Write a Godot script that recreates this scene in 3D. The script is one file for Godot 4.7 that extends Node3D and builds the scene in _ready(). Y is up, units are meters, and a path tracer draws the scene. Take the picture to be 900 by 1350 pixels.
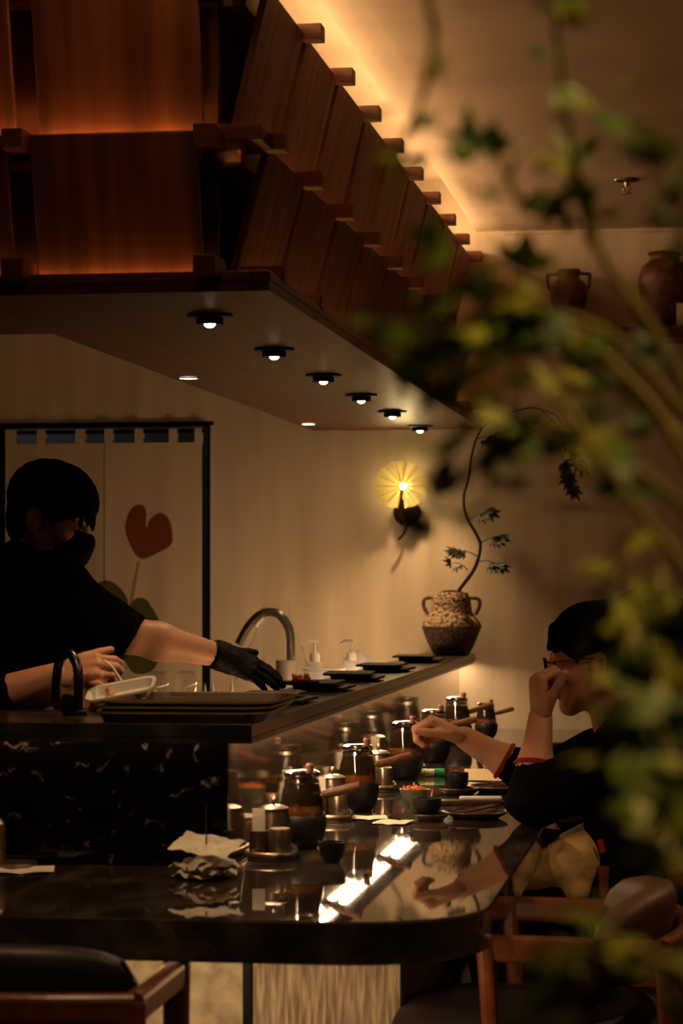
extends Node3D
# A dim sushi counter: x runs to the guests' side, y up, -z along the counter towards the far wall.

var M := {}
var used := {}
var rng := RandomNumberGenerator.new()

# ---------------------------------------------------------------- naming
func numbered(called: String) -> String:
	if not used.has(called):
		used[called] = 0
		return called
	used[called] += 1
	return "%s_%03d" % [called, used[called]]

func tag(o: Node, label: String, category: String, group := "") -> Node:
	o.set_meta("label", label)
	o.set_meta("category", category)
	if group != "":
		o.set_meta("group", group)
	return o

func thing(called: String, label: String, category: String, at := Vector3.ZERO, turn := 0.0, group := "") -> Node3D:
	var o := Node3D.new()
	o.name = numbered(called)
	add_child(o, true)
	o.position = at
	o.rotation.y = turn
	tag(o, label, category, group)
	return o

func part(parent: Node, called: String, mesh: Mesh, mat: Material, at := Vector3.ZERO, basis := Basis.IDENTITY) -> MeshInstance3D:
	var o := MeshInstance3D.new()
	var nm := called
	if parent == self:
		nm = numbered(called)
	else:
		var k := 0
		while parent.has_node(NodePath(nm)):
			k += 1
			nm = "%s_%03d" % [called, k]
	o.name = nm
	o.mesh = mesh
	o.material_override = mat
	parent.add_child(o, true)
	o.transform = Transform3D(basis, at)
	return o

func struct(called: String, mesh: Mesh, mat: Material, at := Vector3.ZERO, basis := Basis.IDENTITY) -> MeshInstance3D:
	var o := part(self, called, mesh, mat, at, basis)
	o.set_meta("kind", "structure")
	return o

# ---------------------------------------------------------------- meshes
class Mb:
	var v := PackedVector3Array()
	var n := PackedVector3Array()
	var uv := PackedVector2Array()
	var ix := PackedInt32Array()
	var has_uv := false

	func tri(a: Vector3, b: Vector3, c: Vector3, na: Vector3, nb: Vector3, nc: Vector3) -> void:
		var s := v.size()
		v.append(a); v.append(b); v.append(c)
		n.append(na); n.append(nb); n.append(nc)
		uv.append(Vector2.ZERO); uv.append(Vector2.ZERO); uv.append(Vector2.ZERO)
		if (b - a).cross(c - a).dot(na + nb + nc) > 0.0:
			ix.append(s); ix.append(s + 2); ix.append(s + 1)
		else:
			ix.append(s); ix.append(s + 1); ix.append(s + 2)

	func flat(a: Vector3, b: Vector3, c: Vector3, out: Vector3) -> void:
		var m := (b - a).cross(c - a)
		if m.length_squared() < 1e-18:
			return
		m = m.normalized()
		if m.dot(out) < 0.0:
			m = -m
		tri(a, b, c, m, m, m)

	func quad(a: Vector3, b: Vector3, c: Vector3, d: Vector3, out: Vector3) -> void:
		flat(a, b, c, out)
		flat(a, c, d, out)

	func cbox(c: Vector3, size: Vector3, ch := 0.0, bs := Basis.IDENTITY) -> void:
		var h := size * 0.5
		ch = minf(ch, minf(h.x, minf(h.y, h.z)) * 0.95)
		for ax in 3:
			for s in [-1.0, 1.0]:
				var u := (ax + 1) % 3
				var w := (ax + 2) % 3
				var q: Array[Vector3] = []
				for k in [[-1, -1], [1, -1], [1, 1], [-1, 1]]:
					var p := Vector3.ZERO
					p[ax] = s * h[ax]
					p[u] = k[0] * (h[u] - ch)
					p[w] = k[1] * (h[w] - ch)
					q.append(c + bs * p)
				var o := Vector3.ZERO
				o[ax] = s
				quad(q[0], q[1], q[2], q[3], bs * o)
		if ch <= 0.0:
			return
		for ax in 3:
			var u := (ax + 1) % 3
			var w := (ax + 2) % 3
			for su in [-1.0, 1.0]:
				for sw in [-1.0, 1.0]:
					var q: Array[Vector3] = []
					for k in [[-1, 0], [1, 0], [1, 1], [-1, 1]]:
						var p := Vector3.ZERO
						p[ax] = k[0] * (h[ax] - ch)
						p[u] = su * (h[u] - (0.0 if k[1] == 0 else ch))
						p[w] = sw * (h[w] - (ch if k[1] == 0 else 0.0))
						q.append(c + bs * p)
					var o := Vector3.ZERO
					o[u] = su
					o[w] = sw
					quad(q[0], q[1], q[2], q[3], bs * o)
		for sx in [-1.0, 1.0]:
			for sy in [-1.0, 1.0]:
				for sz in [-1.0, 1.0]:
					var sg := Vector3(sx, sy, sz)
					var q: Array[Vector3] = []
					for ax in 3:
						var p := sg * (h - Vector3.ONE * ch)
						p[ax] = sg[ax] * h[ax]
						q.append(c + bs * p)
					flat(q[0], q[1], q[2], bs * sg)

	# profile: points (radius, height) from the bottom up; corners sharper than about 40 degrees stay sharp
	func lathe(pr: Array, seg := 28, at := Vector3.ZERO, bs := Basis.IDENTITY, sx := 1.0, sz := 1.0) -> void:
		var dn: Array[Vector2] = []
		for i in pr.size() - 1:
			var d: Vector2 = pr[i + 1] - pr[i]
			dn.append(Vector2(d.y, -d.x).normalized())
		for i in pr.size() - 1:
			var a: Vector2 = pr[i]
			var b: Vector2 = pr[i + 1]
			if a.distance_squared_to(b) < 1e-14:
				continue
			var n0 := dn[i]
			var n1 := dn[i]
			if i > 0 and dn[i - 1].dot(dn[i]) > 0.75:
				n0 = (dn[i] + dn[i - 1]).normalized()
			if i < dn.size() - 1 and dn[i + 1].dot(dn[i]) > 0.75:
				n1 = (dn[i] + dn[i + 1]).normalized()
			for k in seg:
				var t0 := TAU * k / seg
				var t1 := TAU * (k + 1) / seg
				var c0 := Vector3(cos(t0) * sx, 0, sin(t0) * sz)
				var c1 := Vector3(cos(t1) * sx, 0, sin(t1) * sz)
				var p00 := at + bs * (c0 * a.x + Vector3(0, a.y, 0))
				var p01 := at + bs * (c1 * a.x + Vector3(0, a.y, 0))
				var p10 := at + bs * (c0 * b.x + Vector3(0, b.y, 0))
				var p11 := at + bs * (c1 * b.x + Vector3(0, b.y, 0))
				var m00 := bs * (c0 * n0.x + Vector3(0, n0.y, 0))
				var m01 := bs * (c1 * n0.x + Vector3(0, n0.y, 0))
				var m10 := bs * (c0 * n1.x + Vector3(0, n1.y, 0))
				var m11 := bs * (c1 * n1.x + Vector3(0, n1.y, 0))
				if a.x > 1e-6:
					tri(p00, p01, p11, m00, m01, m11)
				if b.x > 1e-6:
					tri(p00, p11, p10, m00, m11, m10)

	# sweep of a closed outline (in the plane across the path) along a path
	func sweep(path: Array, outline: Array, up: Vector3, smooth: bool, radii := [], caps := true) -> void:
		var rings := []
		var cen := []
		var tan := []
		for i in path.size():
			var t: Vector3 = (path[mini(i + 1, path.size() - 1)] - path[maxi(i - 1, 0)]).normalized()
			var side := t.cross(up)
			if side.length() < 1e-4:
				side = t.cross(Vector3(0.3, 0.1, 0.9))
			side = side.normalized()
			var w := side.cross(t).normalized()
			var r: float = radii[i] if radii.size() > 0 else 1.0
			var ring := []
			for o in outline:
				ring.append(path[i] + (side * o.x + w * o.y) * r)
			rings.append(ring)
			cen.append(path[i])
			tan.append(t)
		var m := outline.size()
		for i in path.size() - 1:
			for k in m:
				var k1 := (k + 1) % m
				var a: Vector3 = rings[i][k]
				var b: Vector3 = rings[i][k1]
				var c: Vector3 = rings[i + 1][k1]
				var d: Vector3 = rings[i + 1][k]
				if smooth:
					var na: Vector3 = (a - cen[i]).normalized()
					var nb: Vector3 = (b - cen[i]).normalized()
					var nc: Vector3 = (c - cen[i + 1]).normalized()
					var nd: Vector3 = (d - cen[i + 1]).normalized()
					tri(a, b, c, na, nb, nc)
					tri(a, c, d, na, nc, nd)
				else:
					var o: Vector3 = (a + b + c + d) * 0.25 - (cen[i] + cen[i + 1]) * 0.5
					quad(a, b, c, d, o)
		if caps:
			for e in [0, path.size() - 1]:
				var o: Vector3 = -tan[e] if e == 0 else tan[e]
				for k in range(1, m - 1):
					flat(rings[e][0], rings[e][k], rings[e][k + 1], o)

	func tube(path: Array, radii: Array, seg := 10, caps := true) -> void:
		var ol := []
		for k in seg:
			ol.append(Vector2(cos(TAU * k / seg), sin(TAU * k / seg)))
		var rs := []
		for i in path.size():
			rs.append(radii[i] if i < radii.size() else radii[radii.size() - 1])
		# parallel transport keeps the ring from flipping
		var up := Vector3.UP
		var t0: Vector3 = (path[1] - path[0]).normalized()
		if absf(t0.dot(up)) > 0.9:
			up = Vector3(0.13, 0, 1).normalized()
		var rings := []
		var side := t0.cross(up).normalized()
		for i in path.size():
			var t: Vector3 = (path[mini(i + 1, path.size() - 1)] - path[maxi(i - 1, 0)]).normalized()
			side = (side - t * side.dot(t)).normalized()
			var w := side.cross(t)
			var ring := []
			for o in ol:
				ring.append(side * o.x + w * o.y)
			rings.append(ring)
		for i in path.size() - 1:
			for k in seg:
				var k1 := (k + 1) % seg
				var a: Vector3 = rings[i][k]
				var b: Vector3 = rings[i][k1]
				var c: Vector3 = rings[i + 1][k1]
				var d: Vector3 = rings[i + 1][k]
				var p: Vector3 = path[i]
				var q: Vector3 = path[i + 1]
				tri(p + a * rs[i], p + b * rs[i], q + c * rs[i + 1], a, b, c)
				tri(p + a * rs[i], q + c * rs[i + 1], q + d * rs[i + 1], a, c, d)
		if caps:
			for e in [0, path.size() - 1]:
				var t: Vector3 = (path[1] - path[0]) if e > 0 and path.size() < 3 else (path[e] - path[e - 1]) if e > 0 else (path[0] - path[1])
				for k in range(1, seg - 1):
					var p: Vector3 = path[e]
					flat(p + rings[e][0] * rs[e], p + rings[e][k] * rs[e], p + rings[e][k + 1] * rs[e], t)

	# extruded outline in x/z between heights y0 and y1 with a chamfer round both rims
	func prism(poly: PackedVector2Array, y0: float, y1: float, ch := 0.0) -> void:
		var m := poly.size()
		var area := 0.0
		for i in m:
			area += poly[i].cross(poly[(i + 1) % m])
		var sg := 1.0 if area > 0 else -1.0
		var ins := PackedVector2Array()
		var outs := PackedVector2Array()
		for i in m:
			var e0 := (poly[i] - poly[(i + m - 1) % m]).normalized()
			var e1 := (poly[(i + 1) % m] - poly[i]).normalized()
			var n0 := Vector2(e0.y, -e0.x) * sg
			var n1 := Vector2(e1.y, -e1.x) * sg
			var b := (n0 + n1).normalized()
			ins.append(poly[i] - b * ch / maxf(0.35, b.dot(n0)))
			outs.append(b)
		var cap := Geometry2D.triangulate_polygon(ins)
		for t in range(0, cap.size(), 3):
			for top in [true, false]:
				var y := y1 if top else y0
				flat(Vector3(ins[cap[t]].x, y, ins[cap[t]].y), Vector3(ins[cap[t + 1]].x, y, ins[cap[t + 1]].y), Vector3(ins[cap[t + 2]].x, y, ins[cap[t + 2]].y), Vector3.UP if top else Vector3.DOWN)
		for i in m:
			var j := (i + 1) % m
			var e := (poly[j] - poly[i]).normalized()
			var fo := Vector3(e.y, 0, -e.x) * sg
			var ni := fo
			var nj := fo
			if outs[i].dot(Vector2(fo.x, fo.z)) > 0.93:
				ni = Vector3(outs[i].x, 0, outs[i].y)
			if outs[j].dot(Vector2(fo.x, fo.z)) > 0.93:
				nj = Vector3(outs[j].x, 0, outs[j].y)
			var a0 := Vector3(poly[i].x, y0 + ch, poly[i].y)
			var b0 := Vector3(poly[j].x, y0 + ch, poly[j].y)
			var a1 := Vector3(poly[i].x, y1 - ch, poly[i].y)
			var b1 := Vector3(poly[j].x, y1 - ch, poly[j].y)
			tri(a0, b0, b1, ni, nj, nj)
			tri(a0, b1, a1, ni, nj, ni)
			if ch > 0.0:
				quad(a1, b1, Vector3(ins[j].x, y1, ins[j].y), Vector3(ins[i].x, y1, ins[i].y), fo + Vector3.UP)
				quad(a0, b0, Vector3(ins[j].x, y0, ins[j].y), Vector3(ins[i].x, y0, ins[i].y), fo + Vector3.DOWN)

	func ball(c: Vector3, r: Vector3, seg := 18, rg := 10, bs := Basis.IDENTITY) -> void:
		for i in rg:
			for k in seg:
				var q := []
				for o in [[0, 0], [0, 1], [1, 1], [1, 0]]:
					var th: float = PI * (i + o[0]) / rg
					var ph: float = TAU * (k + o[1]) / seg
					q.append(Vector3(sin(th) * cos(ph), cos(th), sin(th) * sin(ph)))
				var pp := []
				var nn := []
				for d in q:
					pp.append(c + bs * (d * r))
					nn.append((bs * (d / r)).normalized())
				if i > 0:
					tri(pp[0], pp[1], pp[2], nn[0], nn[1], nn[2])
				if i < rg - 1:
					tri(pp[0], pp[2], pp[3], nn[0], nn[2], nn[3])
				elif i == 0:
					tri(pp[0], pp[2], pp[3], nn[0], nn[2], nn[3])

	# grid of points with smooth normals, rows x cols; both sides are one sheet
	func grid(pts: Array, rows: int, cols: int, uvs := []) -> void:
		var nm := PackedVector3Array()
		for i in rows:
			for j in cols:
				var du: Vector3 = pts[i * cols + mini(j + 1, cols - 1)] - pts[i * cols + maxi(j - 1, 0)]
				var dv: Vector3 = pts[mini(i + 1, rows - 1) * cols + j] - pts[maxi(i - 1, 0) * cols + j]
				nm.append(dv.cross(du).normalized())
		for i in rows - 1:
			for j in cols - 1:
				var s := v.size()
				for o in [[0, 0], [0, 1], [1, 1], [1, 0]]:
					var k: int = (i + o[0]) * cols + j + o[1]
					v.append(pts[k])
					n.append(nm[k])
					uv.append(uvs[k] if uvs.size() > 0 else Vector2.ZERO)
				var fn := (v[s + 1] - v[s]).cross(v[s + 2] - v[s])
				if fn.dot(nm[i * cols + j]) > 0.0:
					ix.append_array([s, s + 2, s + 1, s, s + 3, s + 2])
				else:
					ix.append_array([s, s + 1, s + 2, s, s + 2, s + 3])
		if uvs.size() > 0:
			has_uv = true

	func join(o: Mb, xf := Transform3D.IDENTITY) -> void:
		var s := v.size()
		for i in o.v.size():
			v.append(xf * o.v[i])
			n.append((xf.basis * o.n[i]).normalized())
			uv.append(o.uv[i])
		for i in o.ix:
			ix.append(i + s)

	func mesh() -> ArrayMesh:
		var a := []
		a.resize(Mesh.ARRAY_MAX)
		a[Mesh.ARRAY_VERTEX] = v
		a[Mesh.ARRAY_NORMAL] = n
		if has_uv:
			a[Mesh.ARRAY_TEX_UV] = uv
		a[Mesh.ARRAY_INDEX] = ix
		var m := ArrayMesh.new()
		m.add_surface_from_arrays(Mesh.PRIMITIVE_TRIANGLES, a)
		return m

func box(size: Vector3, ch := 0.0, c := Vector3.ZERO) -> ArrayMesh:
	var b := Mb.new()
	b.cbox(c, size, ch)
	return b.mesh()

# a box given by its two corners
func span(a: Vector3, b: Vector3, ch := 0.0) -> ArrayMesh:
	var m := Mb.new()
	m.cbox((a + b) * 0.5, (b - a).abs(), ch)
	return m.mesh()

func lathed(pr: Array, seg := 28) -> ArrayMesh:
	var b := Mb.new()
	b.lathe(pr, seg)
	return b.mesh()

func tubed(path: Array, radii: Array, seg := 10) -> ArrayMesh:
	var b := Mb.new()
	b.tube(path, radii, seg)
	return b.mesh()

func spline(pts: Array, per := 6) -> Array:
	var o := []
	for i in pts.size() - 1:
		var p0: Vector3 = pts[maxi(i - 1, 0)]
		var p1: Vector3 = pts[i]
		var p2: Vector3 = pts[i + 1]
		var p3: Vector3 = pts[mini(i + 2, pts.size() - 1)]
		for k in per:
			o.append(p1.cubic_interpolate(p2, p0, p3, float(k) / per))
	o.append(pts[pts.size() - 1])
	return o

func taper(n: int, a: float, b: float) -> Array:
	var o := []
	for i in n:
		o.append(lerpf(a, b, float(i) / maxi(n - 1, 1)))
	return o

func round_rect(w: float, d: float, r: float, seg := 6) -> PackedVector2Array:
	var o := PackedVector2Array()
	for q in 4:
		var c := Vector2([1, -1, -1, 1][q] * (w * 0.5 - r), [1, 1, -1, -1][q] * (d * 0.5 - r))
		for k in seg + 1:
			var t := PI * 0.5 * (q + float(k) / seg)
			o.append(c + Vector2(cos(t), sin(t)) * r)
	return o

# ---------------------------------------------------------------- bodies: distance fields meshed as surface nets
# a primitive: [kind, a, b, ra, rb, k, basis]; 0 capsule, 1 ellipsoid (b = radii), 2 ellipsoid cut away, 4 flat-ended cone
func cap(a: Vector3, b: Vector3, ra: float, rb: float, k := 0.02) -> Array:
	return [0, a, b, ra, rb, k, Basis.IDENTITY]

func ell(c: Vector3, r: Vector3, k := 0.02, bs := Basis.IDENTITY) -> Array:
	return [1, c, r, 0.0, 0.0, k, bs.inverse()]

func cut(c: Vector3, r: Vector3, k := 0.006, bs := Basis.IDENTITY) -> Array:
	return [2, c, r, 0.0, 0.0, k, bs.inverse()]

func cone(a: Vector3, b: Vector3, ra: float, rb: float, k := 0.01) -> Array:
	return [4, a, b, ra, rb, k, Basis.IDENTITY]

func prim_d(q: Array, p: Vector3) -> float:
	var kind: int = q[0]
	if kind == 0:
		var a: Vector3 = q[1]
		var ab: Vector3 = q[2] - a
		var t := clampf((p - a).dot(ab) / maxf(ab.length_squared(), 1e-9), 0.0, 1.0)
		return p.distance_to(a + ab * t) - lerpf(q[3], q[4], t)
	if kind == 4:
		var a: Vector3 = q[1]
		var ba: Vector3 = q[2] - a
		var ra: float = q[3]
		var rb: float = q[4]
		var baba := ba.length_squared()
		var papa := (p - a).length_squared()
		var paba := (p - a).dot(ba) / baba
		var x := sqrt(maxf(papa - paba * paba * baba, 0.0))
		var cax := maxf(0.0, x - (ra if paba < 0.5 else rb))
		var cay := absf(paba - 0.5) - 0.5
		var rba := rb - ra
		var f := clampf((rba * (x - ra) + paba * baba) / (rba * rba + baba), 0.0, 1.0)
		var cbx := x - ra - f * rba
		var cby := paba - f
		var s := -1.0 if cbx < 0.0 and cay < 0.0 else 1.0
		return s * sqrt(minf(cax * cax + cay * cay * baba, cbx * cbx + cby * cby * baba))
	var l: Vector3 = (q[6] as Basis) * (p - q[1])
	var r: Vector3 = q[2]
	var e := l / r
	var k0 := e.length()
	var k1 := (e / r).length()
	if k1 < 1e-6:
		return -minf(r.x, minf(r.y, r.z))
	return k0 * (k0 - 1.0) / k1

func field(pr: Array, p: Vector3) -> float:
	var d := 1e3
	for q in pr:
		var e := prim_d(q, p)
		var k: float = q[5]
		if q[0] == 2:
			var h := maxf(k - absf(-e - d), 0.0) / k
			d = maxf(d, -e) + h * h * k * 0.25
		else:
			var h := maxf(k - absf(e - d), 0.0) / k
			d = minf(d, e) - h * h * k * 0.25
	return d

func nets(out: Mb, pr: Array, cell: float, rough: FastNoiseLite = null, amp := 0.0) -> void:
	var lo := Vector3.ONE * 1e3
	var hi := -Vector3.ONE * 1e3
	for q in pr:
		if q[0] == 2:
			continue
		var r: float = maxf(q[3], q[4])
		var a: Vector3 = q[1]
		var b: Vector3 = q[2]
		if q[0] == 1:
			r = maxf(b.x, maxf(b.y, b.z))
			b = a
		lo = lo.min(a.min(b) - Vector3.ONE * r)
		hi = hi.max(a.max(b) + Vector3.ONE * r)
	lo -= Vector3.ONE * (cell * 2.5 + amp)
	hi += Vector3.ONE * (cell * 2.5 + amp)
	var B := 6
	var nb := Vector3i(((hi - lo) / (cell * B)).ceil())
	var N := nb * B + Vector3i.ONE
	var g := PackedFloat32Array()
	g.resize(N.x * N.y * N.z)
	g.fill(1.0)
	var sy := N.x
	var sz := N.x * N.y
	var half := cell * B * 0.5 * 1.7321
	var live: Array[Vector3i] = []
	for bz in nb.z:
		for by in nb.y:
			for bx in nb.x:
				var c := lo + Vector3(bx + 0.5, by + 0.5, bz + 0.5) * cell * B
				var near := []
				var least := 1e3
				for q in pr:
					var e := prim_d(q, c)
					if e < half * 1.9 + 0.03 + q[5]:
						near.append(q)
					if q[0] != 2:
						least = minf(least, e)
				var o := Vector3i(bx, by, bz) * B
				if least > half * 1.9 + 0.03 + amp:
					continue
				if least < -half * 1.9 - 0.03 and near.all(func(q): return q[0] != 2):
					for z in B + 1:
						for y in B + 1:
							for x in B + 1:
								g[(o.x + x) + (o.y + y) * sy + (o.z + z) * sz] = -1.0
					continue
				live.append(o)
				for z in B + 1:
					for y in B + 1:
						for x in B + 1:
							var p := lo + Vector3(o.x + x, o.y + y, o.z + z) * cell
							var d := field(near, p)
							if rough:
								d += amp * rough.get_noise_3dv(p)
							g[(o.x + x) + (o.y + y) * sy + (o.z + z) * sz] = d
	var at := {}
	var base := out.v.size()
	var cnt := 0
	for o in live:
		for z in B:
			for y in B:
				for x in B:
					var i0 := (o.x + x) + (o.y + y) * sy + (o.z + z) * sz
					var f := [g[i0], g[i0 + 1], g[i0 + sy], g[i0 + sy + 1], g[i0 + sz], g[i0 + sz + 1], g[i0 + sz + sy], g[i0 + sz + sy + 1]]
					var neg := 0
					for e in f:
						if e < 0.0:
							neg += 1
					if neg == 0 or neg == 8:
						continue
					var s := Vector3.ZERO
					var m := 0
					for ed in [[0, 1], [2, 3], [4, 5], [6, 7], [0, 2], [1, 3], [4, 6], [5, 7], [0, 4], [1, 5], [2, 6], [3, 7]]:
						var fa: float = f[ed[0]]
						var fb: float = f[ed[1]]
						if (fa < 0.0) != (fb < 0.0):
							var t := fa / (fa - fb)
							var pa := Vector3(ed[0] & 1, (ed[0] >> 1) & 1, ed[0] >> 2)
							var pb := Vector3(ed[1] & 1, (ed[1] >> 1) & 1, ed[1] >> 2)
							s += pa.lerp(pb, t)
							m += 1
					var gr := Vector3(f[1] + f[3] + f[5] + f[7] - f[0] - f[2] - f[4] - f[6], f[2] + f[3] + f[6] + f[7] - f[0] - f[1] - f[4] - f[5], f[4] + f[5] + f[6] + f[7] - f[0] - f[1] - f[2] - f[3])
					at[i0] = cnt
					cnt += 1
					out.v.append(lo + (Vector3(o.x + x, o.y + y, o.z + z) + s / m) * cell)
					out.n.append(gr.normalized())
					out.uv.append(Vector2.ZERO)
	for i0 in at.keys():
		for ax in [[1, sy, sz], [sy, sz, 1], [sz, 1, sy]]:
			var fa := g[i0]
			var fb: float = g[i0 + ax[0]]
			if (fa < 0.0) == (fb < 0.0):
				continue
			var q := [i0, i0 - ax[1], i0 - ax[1] - ax[2], i0 - ax[2]]
			if not (at.has(q[1]) and at.has(q[2]) and at.has(q[3])):
				continue
			var w := []
			for k in q:
				w.append(base + at[k])
			var nn := out.n[w[0]] + out.n[w[1]] + out.n[w[2]] + out.n[w[3]]
			var fn := (out.v[w[1]] - out.v[w[0]]).cross(out.v[w[2]] - out.v[w[0]]) + (out.v[w[2]] - out.v[w[0]]).cross(out.v[w[3]] - out.v[w[0]])
			if fn.dot(nn) > 0.0:
				out.ix.append_array([w[0], w[2], w[1], w[0], w[3], w[2]])
			else:
				out.ix.append_array([w[0], w[1], w[2], w[0], w[2], w[3]])

# the bones of a hand: F towards the fingers, Nn out of the back of the hand, S the thumb's side; curl per finger, thumb first
func hand_prims(wrist: Vector3, F: Vector3, Nn: Vector3, right: bool, curl: Array, thumb_out: float, thumb_fold: float, size := 1.0, fat := 1.0, spread := 1.2) -> Array:
	F = F.normalized()
	Nn = (Nn - F * Nn.dot(F)).normalized()
	var S := F.cross(Nn) * (-1.0 if right else 1.0)
	var o := []
	var off := [0.027, 0.0095, -0.0095, -0.026]
	var fwd := [0.086, 0.09, 0.084, 0.075]
	var ln := [[0.042, 0.025, 0.02], [0.046, 0.029, 0.021], [0.042, 0.027, 0.02], [0.033, 0.02, 0.018]]
	var rad := [0.0093, 0.0096, 0.009, 0.008]
	for i in 4:
		var root: Vector3 = wrist + (F * 0.008 + S * off[i] * 0.62) * size
		var kn: Vector3 = wrist + (F * fwd[i] + S * off[i] + Nn * (0.004 if i in [1, 2] else 0.0)) * size
		o.append(cap(root, kn, 0.0165 * size * fat, 0.0118 * size * fat, 0.008))
		var ang: float = curl[i + 1]
		var p := kn
		var a := 0.0
		for j in 3:
			a += ang * [0.9, 1.15, 0.75][j]
			var d: Vector3 = (F * cos(a) - Nn * sin(a) + S * off[i] * (spread if ang < 0.5 else -0.8)).normalized()
			var e: Vector3 = p + d * ln[i][j] * size
			o.append(cap(p, e, rad[i] * size * fat * [1.0, 0.93, 0.86][j], rad[i] * size * fat * [0.93, 0.86, 0.74][j], 0.0025))
			p = e
	var tb: Vector3 = wrist + (F * 0.018 + S * 0.02 - Nn * 0.006) * size
	var dir := (F * cos(thumb_out) + S * sin(thumb_out) - Nn * 0.25).normalized()
	var t1: Vector3 = tb + dir * 0.044 * size
	dir = (dir.rotated(Nn, 0.0) * cos(thumb_fold) + (F * 0.8 - Nn * 0.6).normalized() * sin(thumb_fold)).normalized()
	var t2: Vector3 = t1 + dir * 0.034 * size
	var t3: Vector3 = t2 + (dir * cos(thumb_fold * 0.6) + F * sin(thumb_fold * 0.6)).normalized() * 0.027 * size
	o.append(cap(tb, t1, 0.0165 * size * fat, 0.0118 * size * fat, 0.01))
	o.append(cap(t1, t2, 0.0112 * size * fat, 0.0102 * size * fat, 0.003))
	o.append(cap(t2, t3, 0.0102 * size * fat, 0.0078 * size * fat, 0.003))
	return o

# a head in its own axes: +x to its right, +y up, +z where it looks
func head_prims(xf: Transform3D) -> Array:
	var b := xf.basis
	var o := []
	o.append(ell(xf * Vector3(0, 0.036, -0.014), Vector3(0.075, 0.088, 0.094), 0.03, b))
	o.append(ell(xf * Vector3(0, -0.018, 0.028), Vector3(0.062, 0.085, 0.064), 0.03, b))
	for s in [-1.0, 1.0]:
		o.append(cap(xf * Vector3(0.05 * s, -0.045, -0.01), xf * Vector3(0.014 * s, -0.09, 0.06), 0.024, 0.019, 0.025))
		o.append(ell(xf * Vector3(0.042 * s, -0.02, 0.058), Vector3(0.022, 0.02, 0.022), 0.02, b))
	o.append(ell(xf * Vector3(0, -0.094, 0.066), Vector3(0.02, 0.016, 0.016), 0.02, b))
	o.append(ell(xf * Vector3(0, 0.03, 0.074), Vector3(0.05, 0.014, 0.018), 0.02, b))
	for s in [-1.0, 1.0]:
		o.append(cut(xf * Vector3(0.031 * s, 0.01, 0.098), Vector3(0.018, 0.012, 0.014), 0.014, b))
		o.append(ell(xf * Vector3(0.031 * s, 0.008, 0.076), Vector3(0.015, 0.011, 0.0125), 0.004, b))
	o.append(cap(xf * Vector3(0, 0.012, 0.088), xf * Vector3(0, -0.03, 0.108), 0.0085, 0.0125, 0.014))
	for s in [-1.0, 1.0]:
		o.append(ell(xf * Vector3(0.0125 * s, -0.034, 0.097), Vector3(0.0085, 0.0075, 0.01), 0.008, b))
	o.append(ell(xf * Vector3(0, -0.057, 0.086), Vector3(0.023, 0.0055, 0.011), 0.006, b))
	o.append(ell(xf * Vector3(0, -0.068, 0.085), Vector3(0.02, 0.0062, 0.011), 0.006, b))
	o.append(cut(xf * Vector3(0, -0.0625, 0.1), Vector3(0.024, 0.0014, 0.01), 0.003, b))
	for s in [-1.0, 1.0]:
		var eb := b * Basis(Vector3(1, 0, 0), -0.2) * Basis(Vector3(0, 1, 0), -0.35 * s)
		o.append(ell(xf * Vector3(0.079 * s, -0.004, -0.014), Vector3(0.008, 0.032, 0.019), 0.008, eb))
		o.append(cut(xf * Vector3(0.09 * s, 0.0, -0.012), Vector3(0.008, 0.017, 0.009), 0.006, eb))
		o.append(ell(xf * Vector3(0.077 * s, -0.03, -0.006), Vector3(0.006, 0.01, 0.008), 0.006, b))
	return o

# ---------------------------------------------------------------- materials
func noise_tex(seed_: int, freq: float, ramp := [], fractal := FastNoiseLite.FRACTAL_FBM, octaves := 4, size := 512, warp := 0.0) -> NoiseTexture2D:
	var f := FastNoiseLite.new()
	f.seed = seed_
	f.frequency = freq
	f.fractal_type = fractal
	f.fractal_octaves = octaves
	if warp > 0.0:
		f.domain_warp_enabled = true
		f.domain_warp_amplitude = warp
		f.domain_warp_frequency = freq * 0.7
	var t := NoiseTexture2D.new()
	t.width = size
	t.height = size
	t.seamless = true
	t.noise = f
	if ramp.size() > 0:
		var g := Gradient.new()
		var off := PackedFloat32Array()
		var col := PackedColorArray()
		for r in ramp:
			off.append(r[0])
			col.append(r[1])
		g.offsets = off
		g.colors = col
		t.color_ramp = g
	return t

func mat(called: String, color: Color, rough := 0.6, metal := 0.0) -> StandardMaterial3D:
	var m := StandardMaterial3D.new()
	m.resource_name = called
	m.albedo_color = color
	m.roughness = rough
	m.metallic = metal
	M[called] = m
	return m

func tri(m: StandardMaterial3D, tex: Texture2D, scale: Vector3, world := true) -> StandardMaterial3D:
	m.albedo_texture = tex
	m.uv1_triplanar = true
	m.uv1_world_triplanar = world
	m.uv1_scale = scale
	m.uv1_triplanar_sharpness = 4.0
	return m

func bump(m: StandardMaterial3D, tex: Texture2D, cm: float) -> void:
	m.heightmap_enabled = true
	m.heightmap_texture = tex
	m.heightmap_scale = cm

func glow(called: String, color: Color, energy: float) -> StandardMaterial3D:
	var m := mat(called, Color(0.9, 0.85, 0.75), 0.5)
	m.emission_enabled = true
	m.emission = color
	m.emission_energy_multiplier = energy
	return m

func glassy(called: String, color: Color, alpha: float) -> StandardMaterial3D:
	var m := mat(called, Color(color, alpha), 0.03)
	m.transparency = BaseMaterial3D.TRANSPARENCY_ALPHA
	m.metallic_specular = 0.5
	return m

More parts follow.
